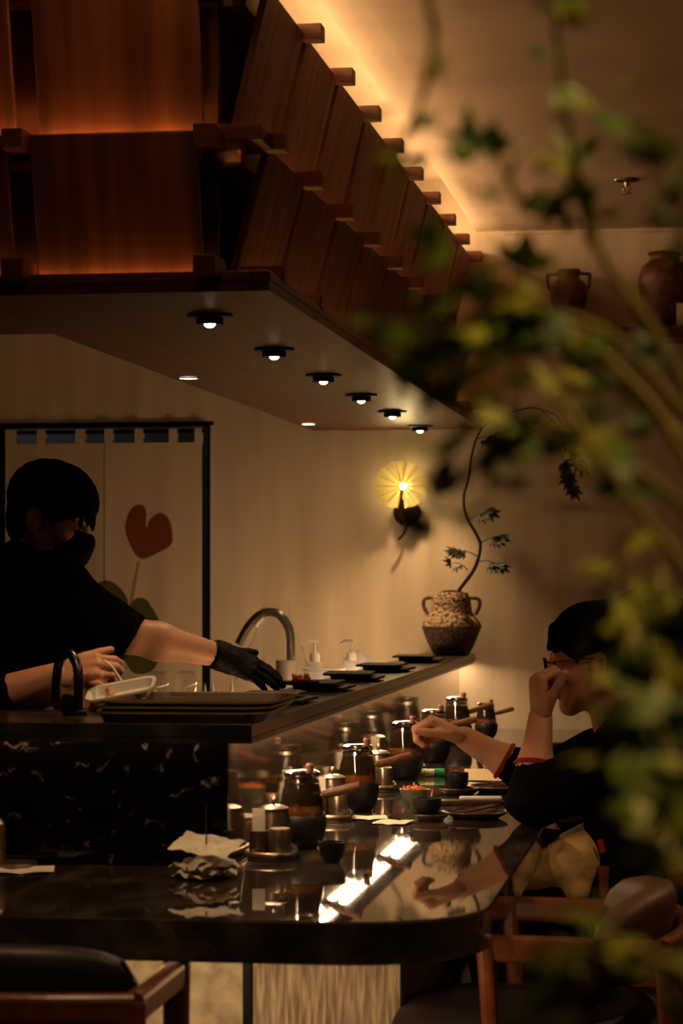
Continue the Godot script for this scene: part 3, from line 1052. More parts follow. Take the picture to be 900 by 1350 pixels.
func bar() -> void:
	# bar top: near strip with a round corner, then along the guests' side
	var P := PackedVector2Array([Vector2(-2.9, -4.03), Vector2(-0.633, -4.03)])
	for k in 13:
		var t := PI * 0.5 * k / 12.0
		P.append(Vector2(-0.633 + 0.25 * sin(t), -4.28 - 0.25 * -cos(t)))
	P[1] = Vector2(-0.7, -4.03)
	P.append(Vector2(-0.383, -9.30))
	P.append(Vector2(-0.957, -9.30))
	P.append(Vector2(-0.957, -4.766))
	P.append(Vector2(-2.9, -4.766))
	var o := thing("bar_counter", "polished dark stone bar with rounded corner, pale stone base and raised ledge", "counter")
	var b := Mb.new()
	b.prism(P, 0.676, 0.75, 0.004)
	part(o, "bar_top", b.mesh(), M["bar_stone"])
	part(o, "base_panel", span(Vector3(-2.9, 0.0, -4.73), Vector3(-1.17, 0.676, -4.70)), M["mottled_stone"])
	part(o, "base_panel", span(Vector3(-1.168, 0.0, -4.73), Vector3(-0.913, 0.676, -4.70)), M["mottled_stone"])
	part(o, "base_panel", span(Vector3(-0.893, 0.0, -4.73), Vector3(-0.60, 0.676, -4.70)), M["streaked_stone"])
	part(o, "base_panel", span(Vector3(-0.63, 0.0, -4.731), Vector3(-0.60, 0.676, -9.3)), M["streaked_stone"])
	part(o, "post", span(Vector3(-0.912, 0.0, -4.73), Vector3(-0.894, 0.676, -4.69), 0.002), M["black_metal"])
	part(o, "toe_kick", span(Vector3(-2.9, 0.0, -4.695), Vector3(-0.59, 0.08, -4.685)), M["black_metal"])
	part(o, "foot_rail", span(Vector3(-0.60, 0.425, -4.7), Vector3(-0.588, 0.437, -9.3), 0.002), M["pewter"])
	b = Mb.new()
	b.prism(PackedVector2Array([Vector2(-0.975, -4.785), Vector2(-0.975, -9.3), Vector2(-1.09, -9.3), Vector2(-1.09, -5.15), Vector2(-2.9, -5.15), Vector2(-2.9, -4.785)]), 0.0, 1.012)
	part(o, "carcass", b.mesh(), M["black_metal"])
	part(o, "marble_front", span(Vector3(-2.9, 0.751, -4.784), Vector3(-0.957, 1.011, -4.766)), M["veined_marble"])
	part(o, "mirror_riser", span(Vector3(-0.974, 0.751, -4.785), Vector3(-0.957, 1.011, -9.3)), M["bronze_mirror"])
	b = Mb.new()
	b.prism(PackedVector2Array([Vector2(-0.898, -4.712), Vector2(-0.898, -9.305), Vector2(-1.1, -9.305), Vector2(-1.1, -5.17), Vector2(-2.9, -5.17), Vector2(-2.9, -4.712)]), 1.0125, 1.04, 0.0015)
	part(o, "ledge_slab", b.mesh(), M["ledge_stone"])
	b = Mb.new()
	b.cbox(Vector3(-0.903, 1.007, -7.0), Vector3(0.01, 0.011, 4.57))
	b.cbox(Vector3(-1.9, 1.007, -4.717), Vector3(2.0, 0.011, 0.01))
	part(o, "ledge_lip", b.mesh(), M["ledge_stone"])

# ---------------------------------------------------------------- on the far wall
func in_poly(p: Vector2, poly: PackedVector2Array) -> bool:
	return Geometry2D.is_point_in_polygon(p, poly)

func smooth_poly(pts: Array) -> PackedVector2Array:
	var o := PackedVector2Array()
	var m := pts.size()
	for i in m:
		var a: Vector2 = pts[(i + m - 1) % m]
		var b: Vector2 = pts[i]
		var c: Vector2 = pts[(i + 1) % m]
		var d: Vector2 = pts[(i + 2) % m]
		for k in 6:
			o.append(b.cubic_interpolate(c, a, d, k / 6.0))
	return o

func wall_things() -> void:
	# split curtain in the doorway, printed with a big sprout
	var x0 := -2.755
	var x1 := -1.962
	var y0 := 0.25
	var y1 := 1.86
	var W := 420
	var H := 850
	var im := Image.create(W, H, false, Image.FORMAT_RGB8)
	im.fill(Color(0.74, 0.66, 0.56))
	var shapes := [
		[[Vector2(-2.214, 1.408), Vector2(-2.262, 1.49), Vector2(-2.268, 1.55), Vector2(-2.242, 1.605), Vector2(-2.205, 1.618), Vector2(-2.186, 1.59), Vector2(-2.187, 1.525), Vector2(-2.17, 1.56), Vector2(-2.13, 1.586), Vector2(-2.095, 1.562), Vector2(-2.08, 1.51), Vector2(-2.086, 1.46), Vector2(-2.14, 1.428)], Color(0.43, 0.2, 0.1), true],
		[[Vector2(-2.222, 1.395), Vector2(-2.21, 1.395), Vector2(-2.245, 1.2), Vector2(-2.262, 1.2)], Color(0.6, 0.46, 0.28), false],
		[[Vector2(-2.258, 1.235), Vector2(-2.3, 1.3), Vector2(-2.35, 1.32), Vector2(-2.41, 1.29), Vector2(-2.44, 1.22), Vector2(-2.38, 1.15), Vector2(-2.29, 1.17)], Color(0.28, 0.27, 0.11), true],
		[[Vector2(-2.25, 1.225), Vector2(-2.2, 1.252), Vector2(-2.16, 1.21), Vector2(-2.13, 1.14), Vector2(-2.14, 1.0), Vector2(-2.19, 0.955), Vector2(-2.25, 0.97), Vector2(-2.29, 1.08)], Color(0.28, 0.27, 0.11), true]]
	for s in shapes:
		var poly: PackedVector2Array = smooth_poly(s[0]) if s[2] else PackedVector2Array(s[0])
		var lo := Vector2(9, 9)
		var hi := -lo
		for p in poly:
			lo = lo.min(p)
			hi = hi.max(p)
		for j in range(maxi(0, int((y1 - hi.y) / (y1 - y0) * H)), mini(H, int((y1 - lo.y) / (y1 - y0) * H) + 1)):
			for i in range(maxi(0, int((lo.x - x0) / (x1 - x0) * W)), mini(W, int((hi.x - x0) / (x1 - x0) * W) + 1)):
				if in_poly(Vector2(x0 + (i + 0.5) / W * (x1 - x0), y1 - (j + 0.5) / H * (y1 - y0)), poly):
					im.set_pixel(i, j, s[1])
	var cloth := mat("curtain_cloth", Color.WHITE, 0.95)
	cloth.albedo_texture = ImageTexture.create_from_image(im)
	cloth.texture_repeat = false
	cloth.backlight_enabled = true
	cloth.backlight = Color(0.1, 0.1, 0.1)
	var o := thing("split_curtain", "pale cloth doorway curtain printed with a brown heart-shaped sprout and green leaves", "curtain", Vector3(0, 0, -9.262))
	for s in 2:
		var a: float = [x0, -2.351][s]
		var c: float = [-2.355, x1][s]
		var pts := []
		var uvs := []
		for i in 19:
			for j in 25:
				var x := lerpf(a, c, j / 24.0)
				var y := lerpf(y1, y0, i / 18.0)
				pts.append(Vector3(x, y, (0.006 * sin(x * 21.0 + s) + 0.004 * sin(x * 47.0)) * (0.25 + 0.75 * i / 18.0)))
				uvs.append(Vector2((x - x0) / (x1 - x0), (y1 - y) / (y1 - y0)))
		var b := Mb.new()
		b.grid(pts, 19, 25, uvs)
		part(o, "cloth_panel", b.mesh(), cloth)
	var plain := mat("curtain_plain", Color(0.74, 0.66, 0.56), 0.95)
	for t in [[-2.755, -2.708], [-2.626, -2.59], [-2.469, -2.43], [-2.352, -2.318], [-2.23, -2.196], [-2.093, -2.06], [-1.99, -1.962]]:
		var b := Mb.new()
		b.cbox(Vector3((t[0] + t[1]) * 0.5, 1.885, 0.004), Vector3(t[1] - t[0], 0.06, 0.002))
		b.cbox(Vector3((t[0] + t[1]) * 0.5, 1.885, -0.022), Vector3(t[1] - t[0], 0.06, 0.002))
		b.cbox(Vector3((t[0] + t[1]) * 0.5, 1.915, -0.009), Vector3(t[1] - t[0], 0.002, 0.028))
		part(o, "tab", b.mesh(), plain)
	part(o, "rod", tubed([Vector3(-2.785, 1.905, -0.009), Vector3(-1.945, 1.905, -0.009)], [0.008]), M["black_metal"])

	# shelf with old jars
	var sh := thing("wall_shelf", "dark wooden shelf board carrying old jars high on the far wall", "shelf")
	part(sh, "board", span(Vector3(-0.86, 2.222, -9.09), Vector3(2.0, 2.27, -9.31), 0.003), M["rail_wood"])
	part(sh, "bracket", span(Vector3(-0.5, 2.14, -9.2), Vector3(-0.47, 2.222, -9.31)), M["black_metal"])
	part(sh, "bracket", span(Vector3(0.6, 2.14, -9.2), Vector3(0.63, 2.222, -9.31)), M["black_metal"])
	jar("jar", "slim brown glazed two-handled jar on the high shelf", Vector3(-0.53, 2.27, -9.19), [Vector2(0.0, 0.0), Vector2(0.042, 0.0), Vector2(0.046, 0.006), Vector2(0.058, 0.07), Vector2(0.072, 0.13), Vector2(0.073, 0.155), Vector2(0.062, 0.178), Vector2(0.043, 0.19), Vector2(0.04, 0.197), Vector2(0.041, 0.216), Vector2(0.046, 0.222), Vector2(0.044, 0.227), Vector2(0.036, 0.222), Vector2(0.034, 0.195), Vector2(0.0, 0.15)], M["jar_glaze"], 0.042, 0.212, 0.072, 0.15)
	jar("jar", "wide round-bellied brown jar on the high shelf", Vector3(-0.17, 2.27, -9.19), [Vector2(0.0, 0.0), Vector2(0.06, 0.0), Vector2(0.065, 0.008), Vector2(0.094, 0.1), Vector2(0.1, 0.18), Vector2(0.085, 0.235), Vector2(0.056, 0.258), Vector2(0.054, 0.272), Vector2(0.064, 0.28), Vector2(0.06, 0.286), Vector2(0.046, 0.272), Vector2(0.0, 0.2)], M["jar_glaze"], 0.0, 0.0, 0.0, 0.0)
	var cd := thing("card", "small pale card standing before the wide brown jar on the high shelf", "card", Vector3(-0.1, 2.27, -9.105))
	part(cd, "sheet", box(Vector3(0.05, 0.085, 0.003), 0.0, Vector3(0, 0.0425, 0)), M["paper"], Vector3.ZERO, Basis(Vector3.RIGHT, -0.05))

	# sprinkler in the ceiling
	var sp := thing("sprinkler", "small metal fire sprinkler under the ceiling", "sprinkler", Vector3(-0.276, 2.665, -8.15))
	part(sp, "escutcheon", lathed([Vector2(0.0, -0.001), Vector2(0.042, -0.001), Vector2(0.04, -0.006), Vector2(0.016, -0.012), Vector2(0.0, -0.012)]), M["pewter"])
	part(sp, "body", lathed([Vector2(0.0, -0.024), Vector2(0.007, -0.024), Vector2(0.01, -0.01), Vector2(0.0, -0.01)]), M["pewter"])
	for s in [-1.0, 1.0]:
		part(sp, "arm", tubed(spline([Vector3(0.007 * s, -0.02, 0), Vector3(0.012 * s, -0.032, 0), Vector3(0.002 * s, -0.046, 0)], 4), [0.0022], 6), M["pewter"])
	part(sp, "deflector", lathed([Vector2(0.0, -0.05), Vector2(0.017, -0.049), Vector2(0.017, -0.047), Vector2(0.0, -0.046)], 12), M["pewter"])

	# lotus-leaf wall lamp
	var sc := thing("wall_lamp", "glowing lotus-leaf wall lamp with a round bronze back plate and curved stem", "lamp", Vector3(-1.172, 1.683, -9.31))
	part(sc, "back_plate", lathed([Vector2(0, 0), Vector2(0.052, 0.0), Vector2(0.053, 0.02), Vector2(0.049, 0.025), Vector2(0, 0.026)]), M["bronze"], Vector3(0.012, -0.1, 0.0), Basis(Vector3.RIGHT, PI / 2))
	var pts := []
	var rings := 10
	var seg := 73
	for i in rings + 1:
		for k in seg:
			var t := deg_to_rad(-90.0 + 9.0) + deg_to_rad(342.0) * k / (seg - 1)
			var f := float(i) / rings
			var lobe := 1.0 + 0.05 * f * absf(sin(t * 5.5 + 0.4)) - 0.03 * f
			var r := 0.1 * f * lobe * (1.0 - 0.12 * pow(maxf(0.0, cos(t + PI * 0.5)), 3.0))
			r = maxf(r, 0.004)
			pts.append(Vector3(r * cos(t) * 1.0, r * sin(t) * 0.98, 0.07 + 0.03 * f * f + 0.006 * f * sin(t * 11.0)))
	var lb := Mb.new()
	lb.grid(pts, rings + 1, seg)
	var leaf := part(sc, "leaf_shade", lb.mesh(), M["brass_leaf"])
	for k in 14:
		var t := deg_to_rad(-90.0 + 14.0) + deg_to_rad(332.0) * k / 13.0
		var vp := []
		for i in 7:
			var f := 0.12 + 0.82 * i / 6.0
			vp.append(Vector3(0.1 * f * cos(t), 0.098 * f * sin(t), 0.072 + 0.03 * f * f + 0.006 * f * sin(t * 11.0)))
		part(leaf, "vein", tubed(vp, taper(7, 0.0018, 0.0006), 5), M["bronze"])
	part(sc, "stem", tubed(spline([Vector3(0.0, -0.004, 0.068), Vector3(-0.004, -0.06, 0.07), Vector3(0.004, -0.12, 0.06), Vector3(0.014, -0.15, 0.05), Vector3(0.004, -0.182, 0.055), Vector3(-0.016, -0.205, 0.06)], 5), [0.006, 0.006, 0.0055], 8), M["bronze"])
	var bb := Mb.new()
	bb.ball(Vector3(0.006, 0.0, 0.074), Vector3(0.013, 0.013, 0.013))
	part(sc, "bulb", bb.mesh(), M["bulb_glow"])
	var l := OmniLight3D.new()
	l.name = "lamp_light"
	sc.add_child(l)
	l.position = Vector3(0.006, 0.0, 0.074)
	l.light_energy = 0.066
	l.light_color = Color(1.0, 0.87, 0.6)
	l.light_size = 0.012
	l.omni_range = 12.0
	l.omni_attenuation = 2.0
	l.shadow_enabled = true

	# the two-tone old vase at the end of the ledge
	jar("vase", "old two-tone earthenware vase with ear handles at the far end of the ledge", Vector3(-0.965, 1.04, -9.09), [Vector2(0.0, 0.0), Vector2(0.066, 0.0), Vector2(0.07, 0.006), Vector2(0.092, 0.05), Vector2(0.11, 0.098), Vector2(0.113, 0.108)], M["old_pottery_dark"], 0.0, 0.0, 0.0, 0.0, [Vector2(0.113, 0.108), Vector2(0.11, 0.122), Vector2(0.09, 0.145), Vector2(0.078, 0.16), Vector2(0.074, 0.185), Vector2(0.072, 0.21), Vector2(0.066, 0.226), Vector2(0.062, 0.232), Vector2(0.06, 0.236), Vector2(0.055, 0.232), Vector2(0.06, 0.2), Vector2(0.0, 0.19)])

func jar(called: String, label: String, at: Vector3, pr: Array, m: Material, hr: float, hy: float, hr2: float, hy2: float, upper := []) -> void:
	var o := thing(called, label, called, at, 0.3)
	part(o, "body", lathed(pr, 36), m)
	if upper.size() > 0:
		part(o, "shoulder", lathed(upper, 36), M["old_pottery"])
		for s in [-1.0, 1.0]:
			part(o, "handle", tubed(spline([Vector3(0.068 * s, 0.215, 0), Vector3(0.1 * s, 0.212, 0), Vector3(0.106 * s, 0.185, 0), Vector3(0.09 * s, 0.152, 0)], 5), [0.007, 0.0075, 0.007], 8), M["old_pottery_dark"], Vector3.ZERO, Basis(Vector3.UP, -0.3))
		part(o, "moss", lathed([Vector2(0.058, 0.225), Vector2(0.05, 0.236), Vector2(0.03, 0.243), Vector2(0.0, 0.246)], 14), M["moss"])
		return
	if hr > 0.0:
		for s in [-1.0, 1.0]:
			part(o, "handle", tubed(spline([Vector3(hr * s * 0.9, hy, 0), Vector3((hr2 + 0.004) * s, hy - 0.002, 0), Vector3((hr2 + 0.008) * s, hy - 0.012, 0), Vector3((hr2 + 0.003) * s, hy2 + 0.008, 0), Vector3((hr2 - 0.01) * s, hy2, 0)], 4), [0.006], 8), m, Vector3.ZERO, Basis(Vector3.UP, -0.3))

# ---------------------------------------------------------------- chairs
var chair0: Node3D

func make_chair() -> Node3D:
	# faces -x; the origin is on the floor below the arms' middle
	var o := thing("armchair", "armchair", "chair")
	var b := Mb.new()
	var ol := []
	for p in round_rect(0.036, 0.05, 0.012, 3):
		ol.append(p)
	for s in [-1.0, 1.0]:
		var z: float = 0.27 * s
		# arm and front leg in one bent piece of wood
		b = Mb.new()
		b.sweep([Vector3(0.2, 0.644, z), Vector3(0.05, 0.646, z), Vector3(-0.12, 0.648, z)], ol, Vector3.UP, false)
		part(o, "armrest", b.mesh(), M["chair_wood"])
		b = Mb.new()
		var lo := []
		for p in round_rect(0.034, 0.046, 0.012, 3):
			lo.append(p)
		b.sweep([Vector3(-0.12, 0.672, z), Vector3(-0.105, 0.45, z), Vector3(-0.085, 0.0, z)], lo, Vector3(0, 0, 1), false, [1.0, 0.95, 0.7])
		part(o, "leg", b.mesh(), M["chair_wood"])
		b = Mb.new()
		b.sweep([Vector3(0.205, 0.655, z), Vector3(0.22, 0.4, z * 0.97), Vector3(0.26, 0.0, z * 0.95)], lo, Vector3(0, 0, 1), false, [1.0, 0.95, 0.7])
		part(o, "leg", b.mesh(), M["chair_wood"])
		part(o, "seat_rail", span(Vector3(-0.11, 0.395, z - 0.012), Vector3(0.23, 0.43, z + 0.012), 0.003), M["chair_wood"])
	# back rail bowed between the arms
	b = Mb.new()
	b.sweep(spline([Vector3(0.2, 0.644, 0.27), Vector3(0.235, 0.646, 0.14), Vector3(0.245, 0.646, 0.0), Vector3(0.235, 0.646, -0.14), Vector3(0.2, 0.644, -0.27)], 5), ol, Vector3.UP, false)
	part(o, "back_rail", b.mesh(), M["chair_wood"])
	# padded back, arched on top and curved in plan
	var rows := 17
	var pts := []
	for i in rows:
		var t := -1.0 + 2.0 * i / (rows - 1)
		var z := 0.265 * t
		var x := 0.175 - 0.1 * t * t
		var endf := sqrt(maxf(0.0, 1.0 - pow(absf(t), 6.0)))
		var top := 0.742 - 0.016 * t * t
		var bot := 0.56
		var cy := (top + bot) * 0.5
		var hy := (top - bot) * 0.5 * maxf(0.05, endf)
		var th := 0.042 * maxf(0.05, endf)
		for k in 17:
			var a := TAU * k / 16.0
			var ca := signf(cos(a)) * pow(absf(cos(a)), 0.6)
			var sa := signf(sin(a)) * pow(absf(sin(a)), 0.6)
			pts.append(Vector3(x + th * ca + (0.02 * sa), cy + hy * sa, z))
	b = Mb.new()
	b.grid(pts, rows, 17)
	part(o, "back_cushion", b.mesh(), M["dark_leather"])
	# thick rounded seat
	b = Mb.new()
	var ring := round_rect(0.53, 0.5, 0.15, 8)
	var prev: PackedVector2Array
	var lv := [[0.4, 0.9], [0.405, 0.97], [0.43, 1.0], [0.465, 1.0], [0.49, 0.96], [0.503, 0.86], [0.508, 0.6], [0.51, 0.0]]
	for i in lv.size() - 1:
		for k in ring.size():
			var k1 := (k + 1) % ring.size()
			var p := []
			for q in [[i, k], [i, k1], [i + 1, k1], [i + 1, k]]:
				var r: Vector2 = ring[q[1]] * lv[q[0]][1]
				p.append(Vector3(r.x - 0.055, lv[q[0]][0], r.y))
			var c := Vector3(-0.055, 0.445, 0)
			var nn := []
			for q in p:
				var d: Vector3 = q - c
				nn.append(Vector3(d.x / 0.08, d.y / 0.004 * absf(d.y) * 6.0, d.z / 0.07).normalized())
			b.tri(p[0], p[1], p[2], nn[0], nn[1], nn[2])
			b.tri(p[0], p[2], p[3], nn[0], nn[2], nn[3])
	part(o, "seat", b.mesh(), M["dark_leather"])
	return o

func chairs() -> void:
	chair0 = make_chair()
	var list := [
		["wooden armchair seen from behind at the near edge of the bar", Vector3(-1.178, 0, -3.96), -PI / 2],
		["empty wooden armchair with a dark rounded seat beside the bar's rounded corner", Vector3(-0.29, 0, -4.72), 0.0],
		["wooden armchair that the diner in spectacles sits on", Vector3(-0.12, 0, -5.84), 0.0],
		["wooden armchair of the diner half hidden behind the leaves", Vector3(-0.16, 0, -6.5), 0.0]]
	for i in list.size():
		var c: Node3D = chair0
		if i > 0:
			c = chair0.duplicate()
			c.name = numbered("armchair")
			add_child(c, true)
		c.position = list[i][1]
		c.rotation.y = list[i][2]
		(c.get_node("back_cushion") as MeshInstance3D).material_override = M["dark_leather"] if i == 0 else M["brown_leather"]
		tag(c, list[i][0], "chair", "armchairs along the bar")

# ---------------------------------------------------------------- kitchen side
func kitchen_things() -> void:
	var t := thing("prep_table", "steel kitchen worktop behind the ledge", "table", Vector3(-1.8, 0, -7.95))
	part(t, "worktop", box(Vector3(1.36, 0.03, 0.75), 0.003, Vector3(0, 0.885, 0)), M["brushed_steel"])
	part(t, "cabinet", box(Vector3(1.3, 0.87, 0.68), 0.003, Vector3(0, 0.435, 0)), M["dark_steel"])
	# tall steel tap with a film hood
	var f := thing("tap", "tall curved steel tap at the back of the kitchen worktop", "tap", Vector3(-1.374, 0.9, -7.9))
	part(f, "spout", tubed(spline([Vector3(0.0, 0.0, 0), Vector3(0.0, 0.22, 0), Vector3(-0.012, 0.275, 0), Vector3(-0.045, 0.312, 0), Vector3(-0.095, 0.312, 0), Vector3(-0.14, 0.272, 0), Vector3(-0.175, 0.21, 0)], 6), [0.0145], 14), M["brushed_steel"])
	part(f, "base", lathed([Vector2(0, 0), Vector2(0.024, 0), Vector2(0.024, 0.02), Vector2(0.016, 0.026), Vector2(0, 0.026)]), M["brushed_steel"])
	var fh := thing("plastic_sheet", "clear plastic sheet draped over the tall curved tap", "plastic sheet", Vector3(-1.374, 0.9, -7.9))
	var pts := []
	for i in 8:
		for k in 25:
			var a := TAU * k / 24.0
			var fy := i / 7.0
			var r := lerpf(0.035, 0.115, fy) * (1.0 + 0.08 * sin(a * 5.0 + i))
			pts.append(Vector3(-0.05 + r * cos(a) * 1.15, 0.333 - 0.25 * fy + 0.01 * sin(a * 3.0), r * sin(a) * 0.6))
	var b := Mb.new()
	b.grid(pts, 8, 25)
	part(fh, "film", b.mesh(), M["film"])
	var cn := thing("canister", "grey round canister beside the tall tap", "canister", Vector3(-1.352, 0.9, -7.7))
	part(cn, "body", lathed([Vector2(0, 0), Vector2(0.034, 0), Vector2(0.035, 0.004), Vector2(0.035, 0.16), Vector2(0.034, 0.164), Vector2(0.03, 0.164), Vector2(0.03, 0.15), Vector2(0, 0.15)]), M["grey_enamel"])
	for k in 2:
		var p := thing("pump_bottle", ["white pump bottle nearer the tall tap", "white pump bottle nearer the old vase"][k], "bottle", [Vector3(-1.285, 0.9, -7.85), Vector3(-1.178, 0.9, -7.95)][k], [0.2, -0.5][k], "pump bottles")
		part(p, "body", lathed([Vector2(0, 0), Vector2(0.03, 0), Vector2(0.032, 0.006), Vector2(0.032, 0.12), Vector2(0.024, 0.15), Vector2(0.012, 0.16), Vector2(0, 0.16)]), M["cloudy_plastic"])
		part(p, "collar", lathed([Vector2(0, 0.155), Vector2(0.017, 0.155), Vector2(0.017, 0.18), Vector2(0.008, 0.188), Vector2(0, 0.188)]), M["white_plastic"])
		part(p, "stem", lathed([Vector2(0, 0.18), Vector2(0.004, 0.18), Vector2(0.004, 0.215), Vector2(0, 0.215)], 10), M["white_plastic"])
		var n := Mb.new()
		n.sweep([Vector3(0.012, 0.22, 0), Vector3(-0.02, 0.222, 0), Vector3(-0.046, 0.212, 0)], Array(round_rect(0.014, 0.012, 0.004, 2)), Vector3.UP, false, [1.0, 0.9, 0.6])
		part(p, "nozzle", n.mesh(), M["white_plastic"])
	var tb := thing("tub", "lidded translucent plastic tub between the pump bottles", "tub", Vector3(-1.232, 0.9, -7.72))
	b = Mb.new()
	b.prism(round_rect(0.12, 0.09, 0.02), 0.0, 0.13, 0.003)
	part(tb, "body", b.mesh(), M["cloudy_plastic"])
	b = Mb.new()
	b.prism(round_rect(0.132, 0.1, 0.022), 0.13, 0.142, 0.003)
	part(tb, "lid", b.mesh(), M["cloudy_plastic"])
	var cw := thing("plastic_bag", "crumpled translucent plastic bag behind the slate plates", "bag", Vector3(-1.185, 0.912, -8.2))
	b = Mb.new()
	var nz := FastNoiseLite.new()
	nz.seed = 5
	nz.frequency = 14.0
	nets(b, [ell(Vector3(0, 0.08, 0), Vector3(0.07, 0.085, 0.05), 0.02), ell(Vector3(-0.03, 0.14, 0), Vector3(0.03, 0.035, 0.03), 0.02)], 0.009, nz, 0.02)
	part(cw, "film", b.mesh(), M["cloudy_plastic"])
	for k in 2:
		var g := thing("glass_jar", ["clear upside-down glass jar nearer the chef's sleeve", "clear upside-down glass jar nearer the black glove"][k], "jar", Vector3(-1.803 + 0.083 * k, 0.9, -7.8 - 0.06 * k), 0.0, "upside-down glass jars")
		part(g, "shell", lathed([Vector2(0.036, 0.0), Vector2(0.038, 0.004), Vector2(0.039, 0.095), Vector2(0.034, 0.115), Vector2(0.02, 0.123), Vector2(0, 0.124), Vector2(0, 0.121), Vector2(0.019, 0.12), Vector2(0.032, 0.112), Vector2(0.0365, 0.095), Vector2(0.0355, 0.004), Vector2(0.036, 0.0)]), M["clear_glass"])
	var nx := [-1.632, -1.606, -1.588, -1.543]
	for k in 4:
		var p := thing("squeeze_bottle", "small squeeze bottle with white tip behind the brown trays, %s from the glass jars" % ["first", "second", "third", "fourth"][k], "bottle", Vector3(nx[k], 0.9, -7.75), 0.0, "squeeze bottles behind the trays")
		var hh: float = [0.0, 0.008, -0.01, 0.012][k]
		part(p, "body", lathed([Vector2(0, 0), Vector2(0.009, 0), Vector2(0.01, 0.003), Vector2(0.01, 0.045 + hh), Vector2(0.006, 0.052 + hh), Vector2(0, 0.052 + hh)], 14), M["white_plastic"])
		part(p, "tip", lathed([Vector2(0.0055, 0.05 + hh), Vector2(0.0055, 0.058 + hh), Vector2(0.002, 0.085 + hh), Vector2(0, 0.085 + hh)], 12), M["white_plastic"])
	# black tap on the near ledge
	var k2 := thing("black_tap", "dark gooseneck tap on the near ledge before the hands", "tap", Vector3(-1.349, 1.04, -4.99))
	part(k2, "neck", tubed(spline([Vector3(0.03, 0.0, 0.02), Vector3(0.03, 0.07, 0.02), Vector3(0.024, 0.108, 0.012), Vector3(0.004, 0.13, 0.0), Vector3(-0.018, 0.116, -0.012), Vector3(-0.028, 0.08, -0.02), Vector3(-0.03, 0.025, -0.02)], 6), [0.0105], 14), M["dark_steel"])
	part(k2, "flange", lathed([Vector2(0, 0), Vector2(0.018, 0), Vector2(0.018, 0.008), Vector2(0.011, 0.012), Vector2(0, 0.012)]), M["dark_steel"], Vector3(0.03, 0, 0.02))
	part(k2, "handle", span(Vector3(-0.005, 0.0, 0.01), Vector3(0.02, 0.045, 0.035), 0.006), M["black_metal"])
	# three lacquered trays, one in another
	for k in 3:
		var o := thing("serving_tray", "brown rectangular tray with ochre rim, %s of the stack on the near ledge" % ["bottom", "middle", "top"][k], "tray", Vector3(-1.06 + 0.006 * k, 1.0405 + 0.0105 * k, -4.945 - 0.005 * k), 0.05 - 0.02 * k, "stacked serving trays")
		var m := Mb.new()
		m.prism(round_rect(0.33, 0.4, 0.05, 6), 0.0, 0.006, 0.001)
		var r0 := round_rect(0.33, 0.4, 0.05, 6)
		var r1 := round_rect(0.35, 0.42, 0.06, 6)
		var r2 := round_rect(0.358, 0.428, 0.064, 6)
		var rim := Mb.new()
		for i in r0.size():
			var j := (i + 1) % r0.size()
			var oo := Vector3(r0[i].x, 0, r0[i].y).normalized()
			m.quad(Vector3(r0[i].x, 0.001, r0[i].y), Vector3(r0[j].x, 0.001, r0[j].y), Vector3(r1[j].x, 0.019, r1[j].y), Vector3(r1[i].x, 0.019, r1[i].y), oo)
			rim.quad(Vector3(r1[i].x, 0.019, r1[i].y), Vector3(r1[j].x, 0.019, r1[j].y), Vector3(r2[j].x, 0.021, r2[j].y), Vector3(r2[i].x, 0.021, r2[i].y), Vector3.UP)
			rim.quad(Vector3(r2[i].x, 0.021, r2[i].y), Vector3(r2[j].x, 0.021, r2[j].y), Vector3(r2[j].x, 0.017, r2[j].y), Vector3(r2[i].x, 0.017, r2[i].y), oo)
		part(o, "tray_base", m.mesh(), M["tray_lacquer"])
		part(o, "rim", rim.mesh(), M["tray_rim"])
	# pairs of slate plates waiting on the ledge
	var pv := [5.55, 6.18, 6.78, 7.46, 8.3]
	var nm := ["first", "second", "third", "fourth", "fifth"]
	for k in 5:
		for j in 2:
			var o := thing("slate_plate", "black slate plate, %s of the %s pair along the ledge from the brown trays" % [["lower", "upper"][j], nm[k]], "plate", Vector3(-0.985 - 0.022 * j, 1.0402 + 0.0125 * j, -pv[k] + [0.0, 0.02][j]), 0.04 * (k % 3 - 1) + 0.03 * j, "slate plates on the ledge")
			part(o, "slab", box(Vector3(0.135, 0.007, 0.19), 0.0012, Vector3(0, 0.0085, 0)), M["slate"])
			for s in [-1.0, 1.0]:
				part(o, "foot", box(Vector3(0.1, 0.005, 0.02), 0.0, Vector3(0, 0.0025, 0.06 * s)), M["slate"])
	# the appetiser in the gloved hand
	var fd := thing("appetiser_plate", "small dark plate with an orange and red appetiser in the gloved hand", "food", Vector3(-1.0, 1.0655, -5.9))
	part(fd, "saucer", lathed([Vector2(0, 0.001), Vector2(0.03, 0.0), Vector2(0.045, 0.006), Vector2(0.047, 0.01), Vector2(0.043, 0.009), Vector2(0.028, 0.004), Vector2(0, 0.004)]), M["slate"])
	var cols := ["food_red", "food_orange", "food_pale"]
	for k in 3:
		b = Mb.new()
		var pr := []
		for j in 6:
			pr.append(ell(Vector3(rng.randf_range(-0.017, 0.017), 0.008 + 0.006 * k + rng.randf_range(0, 0.006), rng.randf_range(-0.015, 0.015)), Vector3(0.008, 0.006, 0.007), 0.002, Basis.from_euler(Vector3(rng.randf(), rng.randf() * 6.0, rng.randf()))))
		nets(b, pr, 0.0025)
		part(fd, "topping", b.mesh(), M[cols[k]])

# ---------------------------------------------------------------- on the bar
var pot0: Node3D
var set0: Node3D

